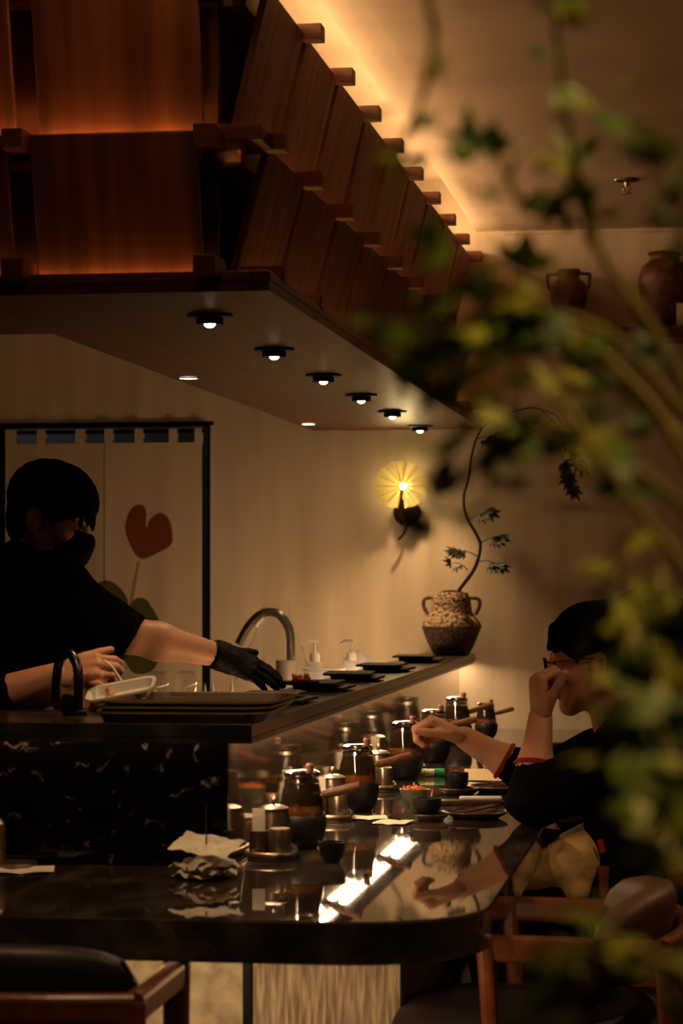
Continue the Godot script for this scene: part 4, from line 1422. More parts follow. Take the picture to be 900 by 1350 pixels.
func make_pot() -> Node3D:
	var o := thing("teapot", "teapot", "teapot")
	part(o, "warmer", lathed([Vector2(0, 0), Vector2(0.032, 0), Vector2(0.036, 0.004), Vector2(0.048, 0.022), Vector2(0.0535, 0.048), Vector2(0.053, 0.066), Vector2(0.0505, 0.071), Vector2(0.048, 0.067), Vector2(0.046, 0.06), Vector2(0, 0.056)], 32), M["dark_ceramic"])
	part(o, "glass_body", lathed([Vector2(0.0, 0.0605), Vector2(0.042, 0.0605), Vector2(0.0475, 0.067), Vector2(0.049, 0.08), Vector2(0.045, 0.112), Vector2(0.037, 0.142), Vector2(0.0355, 0.15), Vector2(0.0385, 0.156), Vector2(0.037, 0.156), Vector2(0.034, 0.15), Vector2(0.0355, 0.142), Vector2(0.0435, 0.112), Vector2(0.0475, 0.08), Vector2(0.046, 0.067), Vector2(0.041, 0.063), Vector2(0, 0.063)], 32), M["smoke_glass"])
	part(o, "tea", lathed([Vector2(0, 0.0635), Vector2(0.041, 0.0635), Vector2(0.0455, 0.07), Vector2(0.0468, 0.083), Vector2(0.0455, 0.092), Vector2(0, 0.092)], 28), M["tea"])
	part(o, "brew", lathed([Vector2(0, 0.0925), Vector2(0.0455, 0.0925), Vector2(0.0425, 0.112), Vector2(0.036, 0.138), Vector2(0, 0.138)], 28), M["dark_brew"])
	var l := part(o, "lid", lathed([Vector2(0, 0.153), Vector2(0.0375, 0.154), Vector2(0.039, 0.158), Vector2(0.0385, 0.163), Vector2(0.03, 0.167), Vector2(0, 0.168)], 32), M["chrome"])
	part(l, "knob", lathed([Vector2(0, 0.165), Vector2(0.0075, 0.165), Vector2(0.008, 0.17), Vector2(0.0095, 0.178), Vector2(0.007, 0.182), Vector2(0, 0.183)], 14), M["handle_wood"], Vector3(0.022, 0, 0.008))
	part(o, "band", lathed([Vector2(0.0372, 0.141), Vector2(0.0382, 0.141), Vector2(0.0366, 0.149), Vector2(0.0356, 0.149), Vector2(0.0372, 0.141)], 32), M["chrome"])
	var b := Mb.new()
	b.tube([Vector3(0.042, 0.114, 0), Vector3(0.052, 0.116, 0)], [0.004, 0.005], 10)
	part(o, "ferrule", b.mesh(), M["chrome"])
	b = Mb.new()
	b.tube([Vector3(0.048, 0.115, 0), Vector3(0.052, 0.116, 0), Vector3(0.132, 0.136, 0), Vector3(0.135, 0.137, 0)], [0.007, 0.0095, 0.0112, 0.0095], 16)
	part(o, "handle", b.mesh(), M["handle_wood"])
	return o

func make_set() -> Node3D:
	var o := thing("condiment_tray", "tray", "tray")
	var P := smooth_poly([Vector2(0.025, 0.085), Vector2(-0.02, 0.082), Vector2(-0.038, 0.055), Vector2(-0.034, -0.04), Vector2(-0.02, -0.085), Vector2(0.012, -0.09), Vector2(0.034, -0.05), Vector2(0.042, 0.05)])
	var b := Mb.new()
	b.prism(P, 0.0, 0.006, 0.001)
	part(o, "tray_base", b.mesh(), M["pewter"])
	var rim := []
	for p in P:
		rim.append(Vector3(p.x, 0.011, p.y))
	rim.append(rim[0])
	part(o, "rim", tubed(rim, [0.0045], 8), M["pewter"])
	return o

func cup(label: String, at: Vector3, group: String, h := 0.042, r := 0.028) -> Node3D:
	var o := thing("tea_cup", label, "cup", at, rng.randf() * 6.0, group)
	part(o, "body", lathed([Vector2(0, 0), Vector2(r * 0.55, 0), Vector2(r * 0.6, 0.003), Vector2(r * 0.86, h * 0.35), Vector2(r, h * 0.72), Vector2(r * 0.98, h), Vector2(r * 0.9, h), Vector2(r * 0.9, h * 0.72), Vector2(r * 0.74, h * 0.35), Vector2(r * 0.4, h * 0.16), Vector2(0, h * 0.15)], 30), M["dark_ceramic"])
	return o

func dish(called: String, label: String, at: Vector3, r: float, group: String, m: Material) -> Node3D:
	var o := thing(called, label, "plate", at, 0.0, group)
	part(o, "body", lathed([Vector2(0, 0), Vector2(r * 0.7, 0), Vector2(r * 0.74, 0.003), Vector2(r * 0.96, 0.011), Vector2(r, 0.016), Vector2(r * 0.975, 0.018), Vector2(r * 0.93, 0.014), Vector2(r * 0.72, 0.0075), Vector2(0, 0.007)], 40), m)
	return o

func sheet(called: String, label: String, cat: String, at: Vector3, turn: float, w: float, d: float, m: Material, curl := 0.002) -> Node3D:
	var o := thing(called, label, cat, at, turn)
	var b := Mb.new()
	for side in 2:
		var pts := []
		for i in 7:
			for j in 7:
				var x := (j / 6.0 - 0.5) * w
				var z := (i / 6.0 - 0.5) * d
				pts.append(Vector3(x, 0.0004 + 0.0006 * side + curl * (absf(sin(j * 1.1 + i * 0.5)) + pow(absf(j - 3) / 3.0, 2.0)), z))
		b.grid(pts, 7, 7)
	part(o, "leaf_of_paper", b.mesh(), m)
	return o

func counter_things() -> void:
	var Y := 0.7502
	var ord := ["first", "second", "third", "fourth", "fifth", "sixth"]
	var pots := [[-0.868, -5.13, -0.2, 1.0], [-0.866, -5.95, 0.3, 1.0], [-0.87, -6.92, 0.35, 1.0], [-0.858, -7.55, 0.2, 1.0], [-0.87, -8.37, 0.5, 1.0], [-0.8, -8.72, 0.45, 0.78]]
	for i in pots.size():
		var p: Node3D
		if i == 0:
			pot0 = make_pot()
			p = pot0
		else:
			p = pot0.duplicate()
			p.name = numbered("teapot")
			add_child(p, true)
		p.position = Vector3(pots[i][0], Y, pots[i][1])
		p.rotation.y = pots[i][2]
		p.scale = Vector3.ONE * pots[i][3]
		tag(p, "glass teapot with wooden handle on a dark ceramic warmer, %s from the spiked receipts" % ord[i], "teapot", "teapots along the mirror riser")
	# condiment sets
	var sets := [[-0.902, -4.965, 0.1], [-0.902, -5.76, 0.1], [-0.902, -6.58, 0.1], [-0.902, -7.25, 0.1]]
	for i in sets.size():
		var t: Node3D
		if i == 0:
			set0 = make_set()
			t = set0
		else:
			t = set0.duplicate()
			t.name = numbered("condiment_tray")
			add_child(t, true)
		var at := Vector3(sets[i][0], Y, sets[i][1])
		t.position = at
		t.rotation.y = sets[i][2]
		tag(t, "small pewter condiment tray, %s along the mirror riser from the spiked receipts" % ord[i], "tray", "condiment trays")
		t.scale = Vector3.ONE * 1.2
		var xf := Transform3D(Basis(Vector3.UP, sets[i][2]).scaled(Vector3.ONE * 1.2), at)
		var mine := []
		var c1 := thing("shaker", "slim pewter shaker cup on the %s condiment tray" % ord[i], "shaker", xf * Vector3(-0.02, 0.0062, 0.044), 0.0, "slim shaker cups")
		part(c1, "body", lathed([Vector2(0, 0), Vector2(0.0165, 0), Vector2(0.017, 0.002), Vector2(0.0162, 0.043), Vector2(0.0145, 0.043), Vector2(0.015, 0.006), Vector2(0, 0.005)], 24), M["pewter"])
		mine.append(c1)
		var c2 := thing("spice_pot", "wide pewter spice cup on the %s condiment tray" % ord[i], "pot", xf * Vector3(0.016, 0.0062, 0.05), 0.0, "wide spice cups")
		part(c2, "body", lathed([Vector2(0, 0), Vector2(0.0195, 0), Vector2(0.0202, 0.002), Vector2(0.0195, 0.046), Vector2(0.018, 0.048), Vector2(0, 0.047)], 24), M["pewter"])
		mine.append(c2)
		var sg := thing("lidded_pot", "pewter pot with domed lid and round knob on the %s condiment tray" % ord[i], "pot", xf * Vector3(0.0, 0.0062, -0.03), 0.0, "lidded pewter pots")
		part(sg, "body", lathed([Vector2(0, 0), Vector2(0.028, 0), Vector2(0.031, 0.004), Vector2(0.032, 0.03), Vector2(0.027, 0.064), Vector2(0.025, 0.072), Vector2(0, 0.072)], 28), M["pewter"])
		var ld := part(sg, "lid", lathed([Vector2(0, 0.072), Vector2(0.0275, 0.072), Vector2(0.0278, 0.075), Vector2(0.018, 0.08), Vector2(0, 0.082)], 28), M["pewter"])
		part(ld, "knob", lathed([Vector2(0, 0.08), Vector2(0.003, 0.081), Vector2(0.003, 0.085), Vector2(0.0058, 0.09), Vector2(0.003, 0.095), Vector2(0, 0.0955)], 12), M["pewter"])
		mine.append(sg)
		for j in 3:
			var sx := thing("sachet", "white paper sachet, %s in the slim cup on the %s condiment tray" % [ord[j], ord[i]], "sachet", xf * Vector3(-0.02, 0.0125, 0.048 - 0.004 * j), sets[i][2] + 0.1 * j + PI / 2, "sachets in the slim cups")
			mine.append(sx)
			part(sx, "paper", box(Vector3(0.0015, 0.075 - 0.006 * j, 0.022), 0.0, Vector3(0, 0.0375 - 0.003 * j, 0)), M["paper"], Vector3.ZERO, Basis(Vector3(0, 0, 1), 0.04 * (j - 1)))
		for q in mine:
			q.scale = Vector3.ONE * 1.2
	# lime-tipped paper sachets between the first pots
	for j in 2:
		var s := thing("stick_sachet", ["taller lime-and-white stick sachet standing behind the first teapot", "shorter lime-and-white stick sachet standing behind the first teapot"][j], "sachet", Vector3(-0.936 + 0.02 * j, Y, -5.585 - 0.02 * j), 0.3)
		part(s, "sleeve", box(Vector3(0.012, 0.13 - 0.03 * j, 0.003), 0.001, Vector3(0, 0.065 - 0.015 * j, 0)), M["paper"], Vector3.ZERO, Basis(Vector3(0, 0, 1), -0.06 + 0.1 * j))
		part(s, "print", box(Vector3(0.0124, 0.05, 0.0034), 0.0, Vector3(0, 0.034, 0)), M["lime_print"], Vector3.ZERO, Basis(Vector3(0, 0, 1), -0.06 + 0.1 * j))
	# place settings
	cup("small round dark tea cup alone near the first condiment tray", Vector3(-0.762, Y, -4.87), "tea cups", 0.043, 0.0275)
	cup("dark tea cup on a saucer at the nearest place setting", Vector3(-0.672, Y + 0.0075, -5.78), "tea cups", 0.044, 0.034)
	cup("dark tea cup on a saucer at the second place setting", Vector3(-0.672, Y + 0.0075, -6.5), "tea cups", 0.048, 0.028)
	dish("saucer", "dark saucer under the nearest tea cup of the place settings", Vector3(-0.66, Y, -5.74), 0.044, "saucers", M["brown_ceramic"])
	dish("saucer", "dark saucer under the tea cup of the second place setting", Vector3(-0.665, Y, -6.46), 0.055, "saucers", M["brown_ceramic"])
	dish("dinner_plate", "round dark plate with chopsticks at the nearest place setting", Vector3(-0.56, Y, -5.83), 0.078, "dark plates", M["brown_ceramic"])
	dish("dinner_plate", "round dark plate with chopsticks at the second place setting", Vector3(-0.56, Y, -6.55), 0.085, "dark plates", M["brown_ceramic"])
	dish("dinner_plate", "round dark plate by the red cuff at the third place setting", Vector3(-0.57, Y + 0.012, -7.22), 0.08, "dark plates", M["brown_ceramic"])
	dish("dinner_plate", "round dark plate farthest along the bar, behind the raised forearm", Vector3(-0.5, Y, -8.2), 0.09, "dark plates", M["brown_ceramic"])
	for k in 3:
		var at: Vector3 = [Vector3(-0.565, Y + 0.0185, -5.83), Vector3(-0.545, Y + 0.0185, -6.55), Vector3(-0.48, Y + 0.0185, -8.2)][k]
		for j in 2:
			var o := thing("chopstick", "wooden chopstick of the pair across the %s plate, %s one" % [["nearest", "second", "farthest"][k], ["nearer the kitchen", "nearer the diner"][j]], "chopstick", at + Vector3(0.014 * j, 0.0, 0.0), -0.5, "chopsticks")
			part(o, "stick", tubed([Vector3(0, 0, 0.07), Vector3(0, 0.006, -0.08)], [0.0024, 0.0042], 8), M["handle_wood"])
	var tw := thing("towel_tray", "narrow dark tray with a folded white towel between the first two plates", "tray", Vector3(-0.605, Y, -6.17), 0.1)
	var b := Mb.new()
	b.prism(round_rect(0.17, 0.055, 0.015), 0.0, 0.012, 0.002)
	part(tw, "dish", b.mesh(), M["brown_ceramic"])
	var tl := thing("hand_towel", "folded white hand towel on the narrow dark tray", "towel", Vector3(-0.58, Y + 0.0122, -6.17), 0.1)
	b = Mb.new()
	b.prism(round_rect(0.11, 0.035, 0.008), 0.0, 0.009, 0.003)
	part(tl, "cloth", b.mesh(), M["paper"])
	for k in 2:
		var bw := thing("rice_bowl", ["small celadon bowl of orange pickles beside the nearest tea cup", "small celadon bowl of orange pickles farther along, beyond the second teapot"][k], "bowl", [Vector3(-0.745, Y, -6.13), Vector3(-0.9, Y, -6.22)][k])
		bw.visible = k == 0
		if k == 1:
			bw.free()
			continue
		part(bw, "body", lathed([Vector2(0, 0), Vector2(0.018, 0), Vector2(0.02, 0.004), Vector2(0.032, 0.02), Vector2(0.039, 0.042), Vector2(0.037, 0.042), Vector2(0.03, 0.022), Vector2(0.016, 0.008), Vector2(0, 0.007)], 32), M["celadon"])
		for c in 3:
			var pr := []
			for j in 11:
				var a := rng.randf() * TAU
				var r := sqrt(rng.randf()) * 0.028
				var p := Vector3(cos(a) * r, 0.036 + 0.014 * (1.0 - r / 0.03) + rng.randf() * 0.004, sin(a) * r)
				var d := Vector3(rng.randf_range(-1, 1), rng.randf_range(-0.3, 0.5), rng.randf_range(-1, 1)).normalized() * 0.008
				pr.append(cap(p - d, p + d, 0.0028, 0.0026, 0.001))
			b = Mb.new()
			nets(b, pr, 0.002)
			part(bw, "pickles", b.mesh(), M[["food_orange", "food_pale", "food_orange"][c]])
		b = Mb.new()
		b.ball(Vector3(0, 0.03, 0), Vector3(0.033, 0.014, 0.033))
		part(bw, "pickle_mound", b.mesh(), M["food_orange"])
	# green-capped tube lying on the stone
	var tube_ := thing("paste_tube", "green capped white tube lying on the bar beyond the bowl of pickles", "tube", Vector3(-0.81, Y + 0.012, -7.02), 0.12)
	b = Mb.new()
	b.tube([Vector3(-0.05, 0, 0), Vector3(-0.045, 0, 0), Vector3(0.012, 0, 0), Vector3(0.014, 0, 0)], [0.008, 0.0105, 0.011, 0.009], 16)
	part(tube_, "body", b.mesh(), M["paper"])
	b = Mb.new()
	b.tube([Vector3(-0.04, 0, 0), Vector3(-0.012, 0, 0)], [0.0109, 0.0112], 16)
	part(tube_, "print", b.mesh(), M["lime_print"])
	b = Mb.new()
	b.tube([Vector3(0.014, 0, 0), Vector3(0.016, 0, 0), Vector3(0.042, 0, 0), Vector3(0.044, 0, 0)], [0.011, 0.012, 0.012, 0.0105], 16)
	part(tube_, "cap", b.mesh(), M["green_plastic"])
	# papers
	sheet("paper_slip", "white paper slip before the second condiment tray, nearer the mirror", "paper", Vector3(-0.815, Y, -5.78), 0.2, 0.09, 0.085, M["paper"])
	sheet("paper_slip", "white paper slip before the second condiment tray, nearer the plates", "paper", Vector3(-0.74, Y, -5.68), -0.15, 0.08, 0.1, M["paper"])
	sheet("menu_card", "cream menu sheet lying beside the third place setting", "menu", Vector3(-0.63, Y, -7.1), 0.1, 0.17, 0.42, M["kraft_paper"], 0.001)
	sheet("paper_slip", "cream paper slip at the far left on the near bar", "paper", Vector3(-1.345, Y + 0.0005, -4.63), 0.25, 0.13, 0.1, M["paper"], 0.003)
	# shaker at the left edge
	var sl := thing("pepper_mill", "brass-toned shaker on a small tray at the far left of the near bar", "shaker", Vector3(-1.418, Y + 0.012, -4.70))
	part(sl, "body", lathed([Vector2(0, 0), Vector2(0.02, 0), Vector2(0.021, 0.004), Vector2(0.02, 0.07), Vector2(0.018, 0.078), Vector2(0.012, 0.085), Vector2(0, 0.086)], 24), M["pewter"])
	var st := thing("saucer_tray", "small pewter tray under the shaker at the far left", "tray", Vector3(-1.41, Y, -4.69))
	b = Mb.new()
	b.prism(round_rect(0.15, 0.1, 0.03), 0.0, 0.0115, 0.002)
	part(st, "tray_base", b.mesh(), M["pewter"])
	# receipts on a spike
	var rc := thing("receipt_spike", "thin upright metal receipt spike on a small round base", "spike", Vector3(-0.962, Y, -4.58))
	part(rc, "spike", tubed([Vector3(0, 0.0, 0), Vector3(0, 0.14, 0), Vector3(0, 0.15, 0)], [0.0016, 0.0014, 0.0003], 8), M["brushed_steel"])
	part(rc, "base", lathed([Vector2(0, 0), Vector2(0.035, 0), Vector2(0.034, 0.004), Vector2(0.004, 0.007), Vector2(0, 0.007)]), M["black_metal"])
	var rn := ["topmost", "second from the top", "third from the top", "fourth from the top", "lowest"]
	for k in 5:
		var lv := 4 - k
		var o := thing("receipt", "crumpled paper receipt on the metal spike, %s" % rn[k], "receipt", Vector3(-0.962 + [0.0, 0.006, -0.01, 0.012, -0.004][k], Y + 0.013 + 0.0095 * lv, -4.58), 0.0, "receipts on the spike")
		var pts := []
		var w: float = [0.125, 0.1, 0.105, 0.095, 0.1][k]
		var dd: float = [0.085, 0.085, 0.08, 0.085, 0.08][k]
		var nz := FastNoiseLite.new()
		nz.seed = 40 + k
		nz.frequency = 22.0
		for i in 13:
			for j in 13:
				var x := (j / 12.0 - 0.5) * w
				var z := (i / 12.0 - 0.5) * dd
				var y := 0.006 * nz.get_noise_2d(x, z) * (1.2 if k == 0 else 3.2)
				if k > 0:
					y -= 0.012 * pow(absf(j - 6) / 6.0, 2.0) * (0.3 + 0.2 * lv)
					y -= 0.01 * pow(absf(i - 6) / 6.0, 2.0) * (0.3 + 0.2 * lv)
				else:
					y += 0.012 * (j / 12.0 - 0.5) * -1.0 + 0.014 - 0.3 * z
				pts.append(Vector3(x, maxf(y, -0.008 - 0.0095 * lv), z))
		b = Mb.new()
		b.grid(pts, 13, 13)
		part(o, "paper", b.mesh(), M["paper"], Vector3.ZERO, Basis(Vector3.UP, [-0.25, 0.5, -0.7, 0.2, 0.9][k]))

# ---------------------------------------------------------------- people
func look(at: Vector3, f: Vector3, up: Vector3, s := 1.0) -> Transform3D:
	var z := f.normalized()
	var x := up.cross(z).normalized()
	var y := z.cross(x)
	return Transform3D(Basis(x, y, z).scaled(Vector3.ONE * s), at)

# hair: a shell over the skull, cut away from the face, with locks hanging from it
func hair_part(o: Node, h: Transform3D, locks: Array, grow: float, face_cut: Array, seed_: int, fringe := 0.1) -> void:
	var hb := h.basis.orthonormalized()
	var s := h.basis.get_scale().x
	var pr := [ell(h * Vector3(0, 0.048, -0.018), Vector3(0.079 + grow, 0.084 + grow, 0.098 + grow) * s, 0.02, hb),
		ell(h * Vector3(0, -0.012, -0.055), Vector3(0.068 + grow * 0.5, 0.075, 0.055 + grow * 0.5) * s, 0.03, hb)]
	for c in face_cut:
		pr.append(cut(h * c[0], c[1] * s, 0.01, hb))
	for l in locks:
		pr.append(cap(h * l[0], h * l[1], l[2] * s, l[3] * s, 0.008))
	var nz := FastNoiseLite.new()
	nz.seed = seed_
	nz.frequency = 55.0
	var b := Mb.new()
	nets(b, pr, 0.004, nz, 0.0022)
	var m := part(o, "hair", b.mesh(), M["hair"])
	# loose strands that break up the outline
	var st := Mb.new()
	for k in 520:
		var a := rng.randf_range(-PI, PI)
		var front := cos(a)
		var low := (lerpf(0.2, fringe, maxf(front, 0.0)) if front > 0.0 else lerpf(0.2, -0.75, -front)) + rng.randfn(0.0, 0.1)
		var c := Vector3(0, 0.048, -0.018)
		var rr := Vector3(0.08 + grow, 0.085 + grow, 0.099 + grow) * (1.0 + rng.randf_range(0.0, 0.035))
		var swirl := rng.randf_range(-0.25, 0.45)
		var path := []
		var e0 := rng.randf_range(0.75, 1.45)
		for i in 7:
			var f := i / 6.0
			var e := lerpf(e0, low, f)
			var aa := a + swirl * (1.0 - f)
			var lift := 1.0 + 0.03 * sin(f * PI) + (0.02 * f if front > 0.3 else 0.0)
			path.append(h * (c + Vector3(sin(aa) * cos(e), sin(e), cos(aa) * cos(e)) * rr * lift))
		st.tube(path, [0.0022, 0.0026, 0.0026, 0.0024, 0.002, 0.0014, 0.0004], 4, false)
	part(m, "strands", st.mesh(), M["hair"]).set_meta("kind", "stuff")

func chef() -> void:
	var o := thing("person", "person in a black loose short-sleeved shirt, black mask and black glove reaching over the ledge", "person")
	var h := look(Vector3(-1.598, 1.47, -5.775), Vector3(0.93, -0.33, 0.17), Vector3(0.3, 1, 0.02), 1.0)
	var neck := Vector3(-1.63, 1.385, -5.77)
	var sh_r := Vector3(-1.56, 1.302, -5.60)
	var sh_l := Vector3(-1.60, 1.29, -5.95)
	var elb := Vector3(-1.385, 1.196, -5.655)
	var wri := Vector3(-1.185, 1.142, -5.788)
	var b := Mb.new()
	# skin: head, neck and trunk, arms
	var pr := head_prims(h)
	pr.append(cap(h * Vector3(0, -0.06, -0.025), neck + Vector3(-0.02, -0.03, 0), 0.056, 0.062, 0.02))
	nets(b, pr, 0.0042)
	pr = [cap(neck + Vector3(-0.02, -0.03, 0), Vector3(-1.66, 1.30, -5.77), 0.06, 0.09, 0.03),
		cap(Vector3(-1.66, 1.25, -5.77), Vector3(-1.8, 0.95, -5.77), 0.11, 0.12, 0.05),
		cap(sh_r, elb, 0.05, 0.045, 0.03), cap(elb, elb.lerp(wri, 0.35), 0.044, 0.045, 0.02), cap(elb.lerp(wri, 0.35), wri, 0.045, 0.029, 0.02),
		cap(sh_l, Vector3(-1.62, 1.03, -5.98), 0.048, 0.04, 0.03), cap(Vector3(-1.62, 1.03, -5.98), Vector3(-1.45, 0.97, -5.9), 0.04, 0.03, 0.02),
		cap(Vector3(-1.8, 0.93, -5.68), Vector3(-1.75, 0.5, -5.67), 0.085, 0.06, 0.04), cap(Vector3(-1.75, 0.5, -5.67), Vector3(-1.78, 0.08, -5.67), 0.058, 0.042, 0.03),
		cap(Vector3(-1.8, 0.93, -5.87), Vector3(-1.75, 0.5, -5.87), 0.085, 0.06, 0.04), cap(Vector3(-1.75, 0.5, -5.87), Vector3(-1.78, 0.08, -5.87), 0.058, 0.042, 0.03),
		cap(Vector3(-1.79, 0.04, -5.67), Vector3(-1.62, 0.03, -5.66), 0.04, 0.03, 0.02), cap(Vector3(-1.79, 0.04, -5.87), Vector3(-1.62, 0.03, -5.88), 0.04, 0.03, 0.02)]
	nets(b, pr, 0.011)
	nets(b, hand_prims(Vector3(-1.45, 0.97, -5.9), Vector3(1, -0.1, 0.2), Vector3(0, 1, 0.2), false, [0.3, 0.35, 0.35, 0.35, 0.35], 0.7, 0.3), 0.0035)
	part(o, "body", b.mesh(), M["skin"])
	# eyes under lowered lids
	b = Mb.new()
	for s in [-1.0, 1.0]:
		b.ball(h * Vector3(0.031 * s, 0.003, 0.0795), Vector3(0.0105, 0.0105, 0.0105), 14, 8)
	part(o, "eyes", b.mesh(), M["eye"])
	# shirt with wide sleeves, trousers
	b = Mb.new()
	var dn := Vector3(-0.12, -0.0, 0.0)
	pr = [ell(Vector3(-1.675, 1.235, -5.77), Vector3(0.135, 0.155, 0.2), 0.05, Basis(Vector3(0, 0, 1), 0.45)),
		cap(Vector3(-1.645, 1.325, -5.63), Vector3(-1.645, 1.325, -5.91), 0.068, 0.068, 0.06),
		cap(neck + Vector3(-0.035, -0.02, 0), Vector3(-1.69, 1.32, -5.77), 0.066, 0.11, 0.04),
		cap(Vector3(-1.70, 1.2, -5.70), Vector3(-1.83, 0.92, -5.70), 0.13, 0.135, 0.06), cap(Vector3(-1.70, 1.2, -5.84), Vector3(-1.83, 0.92, -5.84), 0.13, 0.135, 0.06),
		cap(sh_r + Vector3(0.01, 0.005, 0.0), sh_r + Vector3(-0.06, 0.02, -0.02), 0.084, 0.08, 0.04),
		cone(sh_r + Vector3(-0.03, 0.0, 0.0), Vector3(-1.372, 1.172, -5.648), 0.094, 0.076, 0.04),
		cap(Vector3(-1.62, 1.22, -5.66), Vector3(-1.47, 1.155, -5.655), 0.085, 0.06, 0.05),
		cone(sh_l + Vector3(-0.03, 0.02, 0.02), Vector3(-1.6, 1.07, -5.98), 0.09, 0.08, 0.04)]
	var nz := FastNoiseLite.new()
	nz.seed = 9
	nz.frequency = 9.0
	nets(b, pr, 0.011, nz, 0.006)
	part(o, "shirt", b.mesh(), M["black_cotton"])
	b = Mb.new()
	pr = []
	for z in [-5.67, -5.87]:
		pr.append(cap(Vector3(-1.82, 0.93, z), Vector3(-1.755, 0.5, z), 0.105, 0.08, 0.04))
		pr.append(cone(Vector3(-1.755, 0.52, z), Vector3(-1.78, 0.07, z), 0.08, 0.06, 0.02))
	nets(b, pr, 0.016)
	part(o, "trousers", b.mesh(), M["black_cotton"])
	# mask with straps to the ear
	b = Mb.new()
	var hb := h.basis.orthonormalized()
	pr = [ell(h * Vector3(0, -0.05, 0.066), Vector3(0.058, 0.056, 0.056), 0.01, hb), ell(h * Vector3(0, -0.02, 0.088), Vector3(0.032, 0.03, 0.036), 0.02, hb),
		cap(h * Vector3(-0.03, -0.088, 0.062), h * Vector3(0.03, -0.088, 0.062), 0.024, 0.024, 0.02),
		cut(h * Vector3(0, 0.052, 0.1), Vector3(0.11, 0.05, 0.09), 0.006, hb), cut(h * Vector3(0, -0.03, -0.055), Vector3(0.2, 0.2, 0.078), 0.006, hb)]
	nets(b, pr, 0.004)
	var mk := part(o, "face_mask", b.mesh(), M["mask_cloth"])
	for s in [-1.0, 1.0]:
		part(mk, "strap", tubed(spline([h * Vector3(0.05 * s, -0.025, 0.06), h * Vector3(0.066 * s, -0.012, 0.02), h * Vector3(0.08 * s, 0.012, -0.012), h * Vector3(0.084 * s, 0.0, -0.03)], 4), [0.0016], 5), M["mask_cloth"])
		part(mk, "strap", tubed(spline([h * Vector3(0.046 * s, -0.08, 0.04), h * Vector3(0.064 * s, -0.055, 0.01), h * Vector3(0.08 * s, -0.034, -0.016)], 4), [0.0016], 5), M["mask_cloth"])
	# small pale mark at the mask's lower front corner
	b = Mb.new()
	b.tube(spline([h * Vector3(0.028, -0.066, 0.1125), h * Vector3(0.033, -0.056, 0.1105), h * Vector3(0.031, -0.062, 0.1125), h * Vector3(0.037, -0.052, 0.1085)], 4), [0.0022], 5)
	part(mk, "mark", b.mesh(), M["white_plastic"])
	var locks := []
	for k in 9:
		var x := -0.07 + 0.0175 * k
		var z := 0.1 - 0.045 * pow(absf(x) / 0.07, 2.0)
		locks.append([Vector3(x * 0.9, 0.085, z - 0.02), Vector3(x * 1.02, 0.018 + 0.006 * sin(k * 2.3), z + 0.004), 0.015, 0.004])
	for s in [-1.0, 1.0]:
		locks.append([Vector3(0.078 * s, 0.06, 0.03), Vector3(0.076 * s, -0.002, 0.036), 0.016, 0.005])
		locks.append([Vector3(0.08 * s, 0.06, 0.0), Vector3(0.079 * s, 0.012, 0.014), 0.016, 0.006])
		locks.append([Vector3(0.07 * s, 0.02, -0.05), Vector3(0.066 * s, -0.06, -0.05), 0.018, 0.008])
	hair_part(o, h, locks, 0.011, [[Vector3(0, -0.04, 0.09), Vector3(0.075, 0.085, 0.075)], [Vector3(0.1, -0.012, -0.005), Vector3(0.05, 0.045, 0.036)], [Vector3(-0.1, -0.012, -0.005), Vector3(0.05, 0.045, 0.036)]], 3, -0.12)
	# glove
	b = Mb.new()
	var F := Vector3(0.155, -0.07, -0.072)
	pr = hand_prims(wri + F.normalized() * 0.005, F, Vector3(0.1, 0.7, 0.75), true, [0.3, 0.16, 0.18, 0.2, 0.24], 0.7, 0.1, 1.0, 1.16, -1.2)
	pr.append(cap(wri + F.normalized() * -0.004, wri + F.normalized() * 0.03, 0.034, 0.031, 0.02))
	pr.append(cone(wri.lerp(elb, 0.045), wri + F.normalized() * 0.012, 0.037, 0.034, 0.006))
	nz = FastNoiseLite.new()
	nz.seed = 19
	nz.frequency = 60.0
	nets(b, pr, 0.0032, nz, 0.0016)
	part(o, "glove", b.mesh(), M["black_latex"])

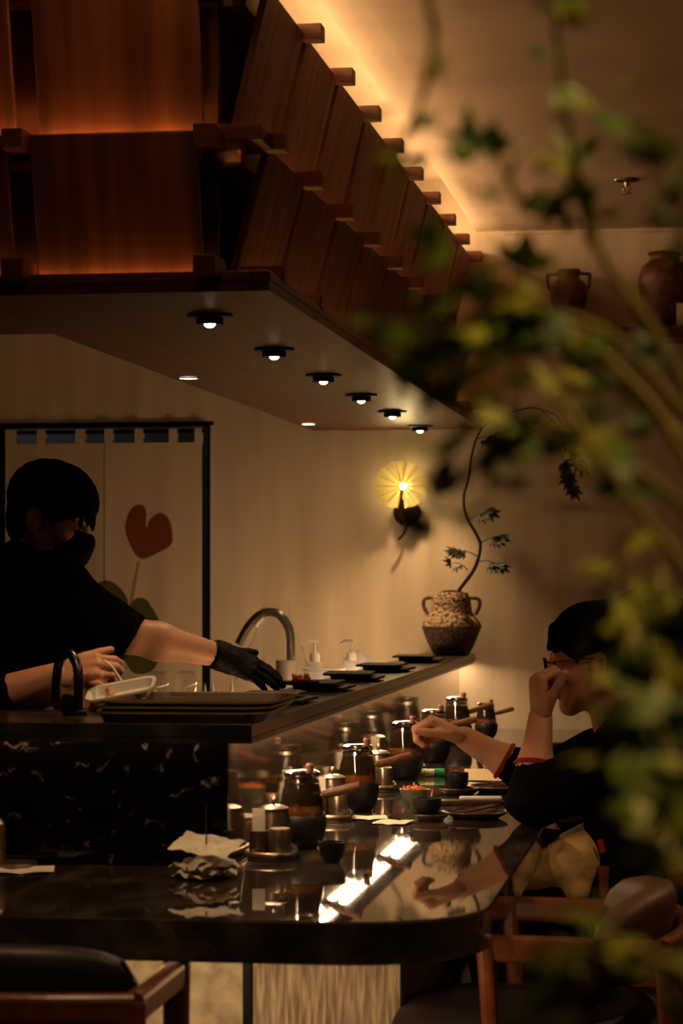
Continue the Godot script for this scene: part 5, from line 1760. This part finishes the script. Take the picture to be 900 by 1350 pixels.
func kitchen_hand() -> void:
	var o := thing("person", "person in black whose bare hands hold a spoon and a white tray", "person")
	var b := Mb.new()
	var h := look(Vector3(-1.93, 1.42, -5.33), Vector3(0.85, -0.5, 0.15), Vector3(0.4, 1, 0))
	var w1 := Vector3(-1.425, 1.118, -5.20)
	var w2 := Vector3(-1.415, 1.085, -5.215)
	var e1 := Vector3(-1.66, 1.045, -5.2)
	var e2 := Vector3(-1.65, 1.02, -5.38)
	var s1 := Vector3(-1.86, 1.24, -5.22)
	var s2 := Vector3(-1.88, 1.24, -5.52)
	var pr := head_prims(h)
	pr.append(cap(h * Vector3(0, -0.06, -0.025), Vector3(-1.95, 1.28, -5.36), 0.055, 0.062, 0.02))
	nets(b, pr, 0.006)
	pr = [cap(Vector3(-1.95, 1.3, -5.36), Vector3(-2.0, 0.95, -5.38), 0.1, 0.12, 0.05), cap(s1, s2, 0.05, 0.05, 0.05),
		cap(s1, e1, 0.046, 0.04, 0.03), cap(e1, e1.lerp(w1, 0.35), 0.039, 0.038, 0.02), cap(e1.lerp(w1, 0.35), w1, 0.038, 0.027, 0.02),
		cap(s2, e2, 0.046, 0.04, 0.03), cap(e2, e2.lerp(w2, 0.35), 0.039, 0.038, 0.02), cap(e2.lerp(w2, 0.35), w2, 0.038, 0.027, 0.02)]
	for z in [-5.3, -5.48]:
		pr.append(cap(Vector3(-2.0, 0.93, z), Vector3(-1.98, 0.5, z), 0.085, 0.06, 0.04))
		pr.append(cap(Vector3(-1.98, 0.5, z), Vector3(-2.0, 0.08, z), 0.058, 0.042, 0.03))
		pr.append(cap(Vector3(-2.0, 0.04, z), Vector3(-1.84, 0.03, z), 0.038, 0.03, 0.02))
	nets(b, pr, 0.011)
	nets(b, hand_prims(w1, Vector3(0.97, 0.12, -0.02), Vector3(-0.1, 0.35, 0.92), true, [0.4, 0.62, 0.75, 0.85, 0.95], 0.45, 0.35), 0.003)
	nets(b, hand_prims(w2, Vector3(0.95, -0.22, 0.3), Vector3(0.25, 0.1, -0.95), false, [0.3, 0.42, 0.5, 0.58, 0.65], 0.5, 0.35), 0.003)
	part(o, "body", b.mesh(), M["skin"])
	b = Mb.new()
	pr = [cap(Vector3(-1.96, 1.24, -5.3), Vector3(-2.03, 0.9, -5.3), 0.13, 0.135, 0.06), cap(Vector3(-1.96, 1.24, -5.46), Vector3(-2.03, 0.9, -5.46), 0.13, 0.135, 0.06), cap(s1 + Vector3(0, 0.02, 0), s2 + Vector3(0, 0.02, 0), 0.062, 0.062, 0.05),
		cap(s1, e1, 0.064, 0.055, 0.03), cone(e1 + Vector3(-0.02, 0, 0), e1.lerp(w1, 0.55), 0.055, 0.043, 0.02),
		cap(s2, e2, 0.064, 0.055, 0.03), cone(e2 + Vector3(-0.02, 0, 0), e2.lerp(w2, 0.5), 0.055, 0.043, 0.02)]
	for z in [-5.3, -5.48]:
		pr.append(cap(Vector3(-2.0, 0.93, z), Vector3(-1.98, 0.5, z), 0.1, 0.078, 0.04))
		pr.append(cone(Vector3(-1.98, 0.52, z), Vector3(-2.0, 0.07, z), 0.078, 0.058, 0.02))
	nets(b, pr, 0.013)
	part(o, "shirt", b.mesh(), M["black_cotton"])
	hair_part(o, h, [], 0.014, [[Vector3(0, -0.05, 0.09), Vector3(0.09, 0.1, 0.075)]], 5)
	# spoon and white tray
	var sp := thing("spoon", "pale plastic spoon with a round bowl held over the white tray", "spoon", Vector3(-1.3, 1.128, -5.19))
	b = Mb.new()
	b.tube(spline([Vector3(-0.02, 0.02, 0.0), Vector3(0.0, 0.006, 0.003), Vector3(0.02, -0.022, 0.006), Vector3(0.03, -0.034, 0.008)], 4), [0.0032, 0.0032, 0.0028], 8)
	part(sp, "handle", b.mesh(), M["white_plastic"])
	b = Mb.new()
	b.ball(Vector3(0.041, -0.044, 0.01), Vector3(0.02, 0.019, 0.009), 18, 10, Basis(Vector3(0, 0, 1), -0.6))
	part(sp, "bowl", b.mesh(), M["ivory_plastic"])
	var tr := thing("food_tray", "white rectangular plastic food tray tilted in the bare hands", "tray", Vector3(-1.262, 1.072, -5.13), 0.05)
	tr.rotation = Vector3(0.32, 0.1, 0.2)
	b = Mb.new()
	var r0 := round_rect(0.125, 0.06, 0.012, 4)
	var r1 := round_rect(0.14, 0.075, 0.02, 4)
	var r2 := round_rect(0.154, 0.09, 0.026, 4)
	b.prism(r0, 0.0, 0.0015)
	for i in r0.size():
		var j := (i + 1) % r0.size()
		var oo := Vector3(r0[i].x, 0, r0[i].y).normalized()
		b.quad(Vector3(r0[i].x, 0.001, r0[i].y), Vector3(r0[j].x, 0.001, r0[j].y), Vector3(r1[j].x, 0.02, r1[j].y), Vector3(r1[i].x, 0.02, r1[i].y), oo)
		b.quad(Vector3(r1[i].x, 0.02, r1[i].y), Vector3(r1[j].x, 0.02, r1[j].y), Vector3(r2[j].x, 0.021, r2[j].y), Vector3(r2[i].x, 0.021, r2[i].y), Vector3.UP)
		b.quad(Vector3(r2[i].x, 0.021, r2[i].y), Vector3(r2[j].x, 0.021, r2[j].y), Vector3(r2[j].x, 0.016, r2[j].y), Vector3(r2[i].x, 0.016, r2[i].y), oo)
	part(tr, "shell", b.mesh(), M["white_plastic"])

func guest() -> void:
	var o := thing("person", "seated diner in spectacles and a black red-cuffed top, chin on one hand", "person")
	var h := look(Vector3(-0.274, 1.128, -5.75), Vector3(-1, -0.1, 0.03), Vector3(-0.12, 1, 0), 1.03)
	var nk := Vector3(-0.215, 0.99, -5.76)
	var sl := Vector3(-0.17, 0.93, -5.60)
	var sr := Vector3(-0.18, 0.93, -5.93)
	var el := Vector3(-0.408, 0.815, -5.60)
	var wl := Vector3(-0.392, 1.008, -5.66)
	var er := Vector3(-0.43, 0.835, -5.99)
	var wr := Vector3(-0.605, 0.935, -5.98)
	var b := Mb.new()
	var pr := head_prims(h)
	pr.append(cap(h * Vector3(0, -0.055, -0.03), nk, 0.058, 0.062, 0.02))
	nets(b, pr, 0.0042)
	pr = [cap(nk, Vector3(-0.16, 0.9, -5.76), 0.062, 0.09, 0.03), cap(Vector3(-0.15, 0.88, -5.76), Vector3(-0.1, 0.58, -5.76), 0.11, 0.12, 0.05),
		cap(sl, el, 0.047, 0.042, 0.03), cap(el, el.lerp(wl, 0.4), 0.041, 0.041, 0.02), cap(el.lerp(wl, 0.4), wl, 0.041, 0.0285, 0.02),
		cap(sr, er, 0.047, 0.042, 0.03), cap(er, er.lerp(wr, 0.4), 0.041, 0.04, 0.02), cap(er.lerp(wr, 0.4), wr, 0.04, 0.0285, 0.02)]
	for z in [-5.64, -5.86]:
		pr.append(cap(Vector3(-0.1, 0.57, z), Vector3(-0.52, 0.575, z), 0.08, 0.055, 0.03))
		pr.append(cap(Vector3(-0.52, 0.565, z), Vector3(-0.42, 0.12, z), 0.052, 0.04, 0.03))
		pr.append(cap(Vector3(-0.42, 0.05, z), Vector3(-0.56, 0.035, z), 0.04, 0.03, 0.02))
	nets(b, pr, 0.011)
	# the hand that carries the chin: fist against the cheek, thumb up along the jaw
	nets(b, hand_prims(wl, Vector3(-0.08, 1, 0.0), Vector3(-0.9, 0.1, 0.42), false, [0.3, 1.35, 1.35, 1.3, 1.25], 0.75, 0.2, 1.0, 1.08), 0.003)
	nets(b, hand_prims(wr, Vector3(-0.85, 0.42, 0.1), Vector3(0.4, 0.9, -0.1), true, [0.5, 1.0, 1.05, 1.1, 1.1], 0.4, 0.5, 1.0, 1.05), 0.003)
	part(o, "body", b.mesh(), M["skin"])
	b = Mb.new()
	for s in [-1.0, 1.0]:
		b.ball(h * Vector3(0.031 * s, 0.008, 0.0795), Vector3(0.011, 0.011, 0.011), 14, 8)
	part(o, "eyes", b.mesh(), M["eye"])
	var nz := FastNoiseLite.new()
	nz.seed = 29
	nz.frequency = 10.0
	b = Mb.new()
	pr = [cap(Vector3(-0.19, 0.945, -5.63), Vector3(-0.19, 0.945, -5.9), 0.062, 0.062, 0.05), cap(nk + Vector3(0.012, -0.015, 0), Vector3(-0.16, 0.92, -5.76), 0.066, 0.1, 0.03),
		cap(Vector3(-0.165, 0.86, -5.67), Vector3(-0.165, 0.58, -5.66), 0.125, 0.135, 0.06), cap(Vector3(-0.15, 0.86, -5.84), Vector3(-0.12, 0.56, -5.84), 0.125, 0.14, 0.06),
		cap(sl, el + Vector3(0.012, 0.0, 0), 0.074, 0.064, 0.04), cone(el + Vector3(0, -0.02, 0), el.lerp(wl, 0.42), 0.06, 0.047, 0.03),
		cap(sr, er, 0.072, 0.058, 0.04), cone(er + Vector3(0.02, -0.01, 0), er.lerp(wr, 0.42), 0.055, 0.046, 0.03)]
	nets(b, pr, 0.011, nz, 0.007)
	var top := part(o, "top", b.mesh(), M["ribbed_knit"])
	for q in [[el, wl, 0.42, 0.0505], [er, wr, 0.42, 0.0495]]:
		var a: Vector3 = q[0].lerp(q[1], q[2] - 0.02)
		var c: Vector3 = q[0].lerp(q[1], q[2] + 0.03)
		b = Mb.new()
		b.tube([a, a.lerp(c, 0.5), c], [q[3], q[3] + 0.001, q[3] - 0.003], 24)
		part(top, "cuff_trim", b.mesh(), M["red_trim"])
	var mk := Mb.new()
	mk.cbox(Vector3.ZERO, Vector3(0.014, 0.03, 0.004), 0.001, Basis(Vector3(0, 0, 1), 0.25))
	part(top, "side_tag", mk.mesh(), M["red_trim"], Vector3(-0.246, 0.718, -5.551))
	# trousers, denim below
	b = Mb.new()
	pr = []
	for z in [-5.64, -5.86]:
		pr.append(cap(Vector3(-0.08, 0.585, z), Vector3(-0.52, 0.58, z), 0.1, 0.075, 0.04))
		pr.append(cone(Vector3(-0.52, 0.57, z), Vector3(-0.42, 0.1, z), 0.072, 0.06, 0.03))
	nets(b, pr, 0.013)
	part(o, "trousers", b.mesh(), M["denim"])
	hair_part(o, h, [[Vector3(-0.05, 0.08, 0.06), Vector3(-0.055, 0.04, 0.082), 0.02, 0.008], [Vector3(0.0, 0.085, 0.075), Vector3(0.0, 0.045, 0.095), 0.02, 0.008], [Vector3(0.05, 0.08, 0.06), Vector3(0.055, 0.04, 0.082), 0.02, 0.008], [Vector3(0.076, 0.05, 0.03), Vector3(0.076, 0.01, 0.034), 0.013, 0.005], [Vector3(-0.076, 0.05, 0.03), Vector3(-0.076, 0.01, 0.034), 0.013, 0.005]], 0.008, [[Vector3(0, -0.05, 0.085), Vector3(0.085, 0.1, 0.075)], [Vector3(0.1, -0.02, 0.0), Vector3(0.05, 0.05, 0.045)], [Vector3(-0.1, -0.02, 0.0), Vector3(0.05, 0.05, 0.045)]], 7)
	# spectacles
	var gl := part(o, "spectacles", Mb.new().mesh() if false else tubed([h * Vector3(-0.009, 0.012, 0.112), h * Vector3(0.009, 0.012, 0.112)], [0.002], 6), M["black_metal"])
	for s in [-1.0, 1.0]:
		var ring := []
		for k in 17:
			var t := TAU * k / 16.0
			ring.append(h * Vector3(0.034 * s + 0.026 * signf(cos(t)) * pow(absf(cos(t)), 0.7), 0.002 + 0.02 * signf(sin(t)) * pow(absf(sin(t)), 0.7), 0.112 - 0.004 * absf(cos(t))))
		part(gl, "rim", tubed(ring, [0.0018], 6), M["black_metal"])
		part(gl, "temple", tubed([h * Vector3(0.06 * s, 0.012, 0.107), h * Vector3(0.074 * s, 0.014, 0.05), h * Vector3(0.08 * s, 0.014, -0.012), h * Vector3(0.078 * s, -0.01, -0.03)], [0.002], 6), M["dark_steel"])
		var lens := []
		for i in 2:
			for k in 9:
				var t := PI * k / 8.0
				lens.append(h * Vector3(0.034 * s + 0.025 * cos(t), 0.002 + 0.019 * sin(t) * (1.0 if i == 0 else -1.0), 0.1105))
		b = Mb.new()
		b.grid(lens, 2, 9)
		part(gl, "lens", b.mesh(), M["clear_glass"])
	# folded coat in the lap
	var ct := thing("folded_coat", "khaki coat folded over the lap of the diner in spectacles", "coat", Vector3(-0.35, 0.672, -5.62))
	b = Mb.new()
	nz = FastNoiseLite.new()
	nz.seed = 33
	nz.frequency = 8.0
	nets(b, [cap(Vector3(0.08, 0.04, -0.03), Vector3(-0.04, 0.0, 0.0), 0.05, 0.035, 0.03), cap(Vector3(0.06, 0.0, 0.04), Vector3(-0.09, -0.035, 0.05), 0.04, 0.032, 0.03), cap(Vector3(0.06, 0.02, 0.03), Vector3(0.05, -0.06, 0.06), 0.04, 0.03, 0.03)], 0.009, nz, 0.012)
	part(ct, "cloth", b.mesh(), M["khaki_cloth"])

func far_guest() -> void:
	var o := thing("person", "second diner in dark clothes, half hidden behind the leaves and the diner in spectacles", "person")
	var h := look(Vector3(-0.175, 1.155, -6.52), Vector3(-1, -0.08, 0.1), Vector3(-0.08, 1, 0))
	var b := Mb.new()
	var pr := head_prims(h)
	pr.append(cap(h * Vector3(0, -0.055, -0.03), Vector3(-0.13, 1.0, -6.52), 0.056, 0.06, 0.02))
	nets(b, pr, 0.006)
	var sl := Vector3(-0.1, 0.94, -6.36)
	var sr := Vector3(-0.1, 0.94, -6.68)
	var el := Vector3(-0.08, 0.71, -6.32)
	var er := Vector3(-0.08, 0.71, -6.72)
	var wl := Vector3(-0.22, 0.69, -6.44)
	var wr := Vector3(-0.22, 0.69, -6.61)
	pr = [cap(Vector3(-0.13, 1.0, -6.52), Vector3(-0.09, 0.9, -6.52), 0.062, 0.09, 0.03), cap(Vector3(-0.08, 0.88, -6.52), Vector3(-0.04, 0.58, -6.52), 0.11, 0.12, 0.05),
		cap(sl, el, 0.046, 0.04, 0.03), cap(el, wl, 0.04, 0.028, 0.02), cap(sr, er, 0.046, 0.04, 0.03), cap(er, wr, 0.04, 0.028, 0.02)]
	for z in [-6.42, -6.63]:
		pr.append(cap(Vector3(-0.06, 0.57, z), Vector3(-0.48, 0.575, z), 0.08, 0.055, 0.03))
		pr.append(cap(Vector3(-0.48, 0.565, z), Vector3(-0.4, 0.12, z), 0.052, 0.04, 0.03))
		pr.append(cap(Vector3(-0.4, 0.05, z), Vector3(-0.54, 0.035, z), 0.04, 0.03, 0.02))
	nets(b, pr, 0.013)
	nets(b, hand_prims(wl, Vector3(-1, -0.3, -0.2), Vector3(0, 1, 0.1), false, [0.3, 0.3, 0.3, 0.3, 0.3], 0.6, 0.3), 0.004)
	nets(b, hand_prims(wr, Vector3(-1, -0.3, 0.2), Vector3(0, 1, -0.1), true, [0.3, 0.3, 0.3, 0.3, 0.3], 0.6, 0.3), 0.004)
	part(o, "body", b.mesh(), M["skin"])
	b = Mb.new()
	pr = [cap(Vector3(-0.11, 0.95, -6.38), Vector3(-0.11, 0.95, -6.66), 0.062, 0.062, 0.05), cap(Vector3(-0.08, 0.86, -6.44), Vector3(-0.05, 0.57, -6.44), 0.125, 0.14, 0.06), cap(Vector3(-0.08, 0.86, -6.6), Vector3(-0.05, 0.57, -6.6), 0.125, 0.14, 0.06),
		cap(sl, el, 0.07, 0.055, 0.04), cone(el, el.lerp(wl, 0.85), 0.055, 0.042, 0.02), cap(sr, er, 0.07, 0.055, 0.04), cone(er, er.lerp(wr, 0.85), 0.055, 0.042, 0.02)]
	for z in [-6.42, -6.63]:
		pr.append(cap(Vector3(-0.04, 0.585, z), Vector3(-0.48, 0.58, z), 0.1, 0.075, 0.04))
		pr.append(cone(Vector3(-0.48, 0.57, z), Vector3(-0.4, 0.1, z), 0.072, 0.06, 0.03))
	nets(b, pr, 0.014)
	part(o, "clothes", b.mesh(), M["black_cotton"])
	hair_part(o, h, [], 0.012, [[Vector3(0, -0.05, 0.085), Vector3(0.085, 0.1, 0.075)]], 11)

# ---------------------------------------------------------------- plants
func lobed_leaf(size: float, lobes: Array, fold: float) -> ArrayMesh:
	# a lobed leaf in the x/z plane, its stalk at the origin, pointing along +z; a sheet of its own small thickness
	var b := Mb.new()
	for s in lobes.size():
		var a: float = lobes[s][0]
		var l: float = lobes[s][1] * size
		var w: float = lobes[s][2] * size
		var d := Vector3(sin(a), 0, cos(a))
		var sd := Vector3(cos(a), 0, -sin(a))
		var dip := -0.12 * l
		for q in 2:
			var e := -0.0003 * q
			var p0 := Vector3(0, e, 0)
			var m0 := d * l * 0.45 + Vector3(0, e, 0)
			var t := d * l + Vector3(0, dip + e, 0)
			for g in [-1.0, 1.0]:
				var o: Vector3 = d * l * 0.45 + sd * w * g + Vector3(0, fold * w + e, 0)
				b.flat(p0, m0, o, Vector3.UP if q == 0 else Vector3.DOWN)
				b.flat(m0, t, o, Vector3.UP if q == 0 else Vector3.DOWN)
	return b.mesh()

func maple() -> void:
	var o := thing("maple_branch", "thin curved maple branch with small dark leaves standing in the old vase", "branch", Vector3.ZERO)
	var stem := [Vector3(-0.95, 1.25, -9.09), Vector3(-0.932, 1.287, -9.07), Vector3(-0.875, 1.364, -9.05), Vector3(-0.852, 1.444, -9.05), Vector3(-0.866, 1.492, -9.05), Vector3(-0.906, 1.563, -9.05), Vector3(-0.915, 1.635, -9.05), Vector3(-0.898, 1.7, -9.04), Vector3(-0.866, 1.848, -9.02), Vector3(-0.804, 1.918, -9.0), Vector3(-0.662, 1.96, -8.97), Vector3(-0.56, 1.93, -8.95)]
	var sp := spline(stem, 4)
	part(o, "stem", tubed(sp, taper(sp.size(), 0.008, 0.0022), 8), M["dark_bark"])
	var leaf := lobed_leaf(0.055, [[0.0, 1.0, 0.16], [0.62, 0.86, 0.15], [-0.62, 0.86, 0.15], [1.3, 0.6, 0.13], [-1.3, 0.6, 0.13]], 0.25)
	# twig: where it leaves the stem, its end, how many leaves
	var tw := [[Vector3(-0.906, 1.54, -9.05), Vector3(-0.81, 1.575, -9.03), 6], [Vector3(-0.855, 1.46, -9.05), Vector3(-0.77, 1.475, -9.02), 5], [Vector3(-0.868, 1.39, -9.05), Vector3(-0.77, 1.375, -9.0), 7], [Vector3(-0.86, 1.41, -9.05), Vector3(-0.945, 1.425, -9.02), 4], [Vector3(-0.9, 1.36, -9.06), Vector3(-0.96, 1.385, -9.02), 2],
		[Vector3(-0.866, 1.848, -9.02), Vector3(-0.80, 1.84, -8.98), 5], [Vector3(-0.75, 1.94, -8.99), Vector3(-0.67, 1.88, -8.95), 6], [Vector3(-0.62, 1.95, -8.96), Vector3(-0.52, 1.83, -8.95), 5], [Vector3(-0.56, 1.93, -8.95), Vector3(-0.47, 1.745, -8.95), 4], [Vector3(-0.58, 1.88, -8.95), Vector3(-0.5, 1.655, -8.95), 9]]
	for t in tw:
		var a: Vector3 = t[0]
		var c: Vector3 = t[1]
		var tp := spline([a, a.lerp(c, 0.5) + Vector3(0, 0.012, 0), c], 4)
		part(o, "twig", tubed(tp, taper(tp.size(), 0.0026, 0.001), 5), M["dark_bark"])
		for k in t[2]:
			var f: float = 0.55 + 0.5 * k / maxf(1.0, t[2] - 1.0)
			var p: Vector3 = a.lerp(c, minf(f, 1.0))
			var dir := (c - a).normalized() + Vector3(rng.randf_range(-0.9, 0.9), rng.randf_range(-1.0, 0.25), rng.randf_range(-0.3, 0.9))
			var x := look(p, dir, Vector3(rng.randf_range(-0.6, 0.6), 0.55, 0.9))
			part(o, "leaf", leaf, M["maple_leaf"], p, x.basis.scaled(Vector3.ONE * rng.randf_range(0.75, 1.15)))

func foliage() -> void:
	var o := thing("leafy_tree", "out-of-focus leafy green tree in a pot in the near foreground", "tree")
	part(o, "pot", lathed([Vector2(0, 0), Vector2(0.17, 0), Vector2(0.19, 0.02), Vector2(0.22, 0.4), Vector2(0.235, 0.42), Vector2(0.235, 0.44), Vector2(0.215, 0.44), Vector2(0.205, 0.4), Vector2(0, 0.39)], 32), M["dark_ceramic"], Vector3(0.34, 0, -1.55))
	var trunk := [Vector3(0.34, 0.38, -1.55), Vector3(0.33, 0.8, -1.55), Vector3(0.28, 1.1, -1.55), Vector3(0.25, 1.4, -1.6), Vector3(0.24, 1.75, -1.6), Vector3(0.2, 2.1, -1.55)]
	var ts := spline(trunk, 4)
	part(o, "trunk", tubed(ts, taper(ts.size(), 0.022, 0.008), 10), M["bark"])
	var leaves := []
	for k in 3:
		leaves.append(lobed_leaf([0.028, 0.034, 0.024][k], [[0.0, 1.0, 0.22], [0.75, 0.8, 0.2], [-0.75, 0.8, 0.2]], [0.2, 0.05, 0.3][k]))
	var B := [
		[Vector3(0.04, 1.254, -1.776), Vector3(-0.016, 1.459, -1.717), Vector3(-0.075, 1.553, -1.658), Vector3(-0.091, 1.622, -1.605), Vector3(-0.097, 1.681, -1.553), Vector3(-0.098, 1.717, -1.502)],
		[Vector3(-0.083, 1.595, -1.626), Vector3(-0.117, 1.572, -1.601), Vector3(-0.142, 1.617, -1.597)],
		[Vector3(-0.168, 1.717, -1.492), Vector3(-0.169, 1.66, -1.492), Vector3(-0.18, 1.618, -1.49), Vector3(-0.189, 1.604, -1.489)],
		[Vector3(0.039, 1.395, -1.726), Vector3(-0.029, 1.434, -1.665), Vector3(-0.082, 1.476, -1.606), Vector3(-0.137, 1.507, -1.598), Vector3(-0.186, 1.492, -1.59)],
		[Vector3(0.037, 1.331, -1.624), Vector3(-0.032, 1.389, -1.563), Vector3(-0.094, 1.428, -1.554), Vector3(-0.142, 1.409, -1.546), Vector3(-0.181, 1.381, -1.591)],
		[Vector3(-0.019, 1.447, -1.697), Vector3(-0.068, 1.494, -1.628), Vector3(-0.122, 1.512, -1.6), Vector3(-0.162, 1.537, -1.594)],
		[Vector3(0.034, 1.298, -1.523), Vector3(-0.026, 1.35, -1.513), Vector3(-0.068, 1.406, -1.507), Vector3(-0.104, 1.457, -1.552), Vector3(-0.142, 1.467, -1.546)],
		[Vector3(0.036, 1.419, -1.422), Vector3(-0.003, 1.498, -1.416), Vector3(-0.024, 1.555, -1.412), Vector3(-0.033, 1.585, -1.411)],
		[Vector3(0.034, 1.223, -1.523), Vector3(-0.017, 1.265, -1.515), Vector3(-0.045, 1.298, -1.511), Vector3(-0.068, 1.317, -1.507)],
		[Vector3(0.033, 1.199, -1.472), Vector3(-0.007, 1.24, -1.466), Vector3(-0.034, 1.276, -1.462), Vector3(-0.049, 1.322, -1.51)],
		[Vector3(0.035, 1.145, -1.371), Vector3(-0.011, 1.178, -1.364), Vector3(-0.032, 1.204, -1.361), Vector3(-0.036, 1.238, -1.36)],
		[Vector3(0.034, 1.099, -1.32), Vector3(-0.023, 1.123, -1.312), Vector3(-0.055, 1.135, -1.307), Vector3(-0.079, 1.115, -1.303)],
		[Vector3(0.032, 1.361, -1.623), Vector3(-0.043, 1.451, -1.612), Vector3(-0.102, 1.502, -1.603), Vector3(-0.157, 1.492, -1.595), Vector3(-0.226, 1.502, -1.584)],
		[Vector3(0.034, 1.18, -1.523), Vector3(-0.017, 1.213, -1.515), Vector3(-0.035, 1.242, -1.512), Vector3(-0.049, 1.232, -1.51)],
	]
	var fr := RandomNumberGenerator.new()
	fr.seed = 4
	# leaves per branch, and how yellow they are
	var num := [22, 12, 9, 32, 32, 24, 24, 13, 22, 26, 20, 20, 26, 14]
	for i in B.size():
		var pts: Array = B[i]
		var first: Vector3 = pts[0]
		var root := Vector3(0.25, first.y - 0.08, -1.57)
		if i in [1, 2, 5]:
			root = [Vector3(-0.08, 1.56, -1.66), Vector3(-0.098, 1.74, -1.5), Vector3(0.03, 1.42, -1.72)][[1, 2, 5].find(i)]
		var path := spline([root] + pts, 5)
		part(o, "branch", tubed(path, taper(path.size(), 0.0052, 0.0014), 6), M["bark"])
		for k in num[i]:
			var f := sqrt(fr.randf_range(0.06, 1.0)) * (path.size() - 6) + 5.0
			var j := mini(int(f), path.size() - 2)
			var p: Vector3 = path[j].lerp(path[j + 1], f - j)
			p += Vector3(fr.randfn(0.0, 0.012), fr.randfn(-0.004, 0.014), fr.randfn(0.0, 0.02))
			var dir: Vector3 = (path[j + 1] - path[j]).normalized() * 0.8 + Vector3(fr.randf_range(-1, 1), fr.randf_range(-1.1, 0.5), fr.randf_range(-0.7, 0.7))
			var x := look(p, dir, Vector3(fr.randf_range(-0.5, 0.5), 1.0, fr.randf_range(-0.3, 0.8)))
			var c := [0, 1, 2, 3][fr.randi_range(0, 3)] as int
			if i in [10, 11]:
				c = [0, 2][k % 2]
			part(o, "leaf", leaves[k % 3], M["leaf_%d" % c], p, x.basis.scaled(Vector3.ONE * fr.randf_range(0.75, 1.2)))
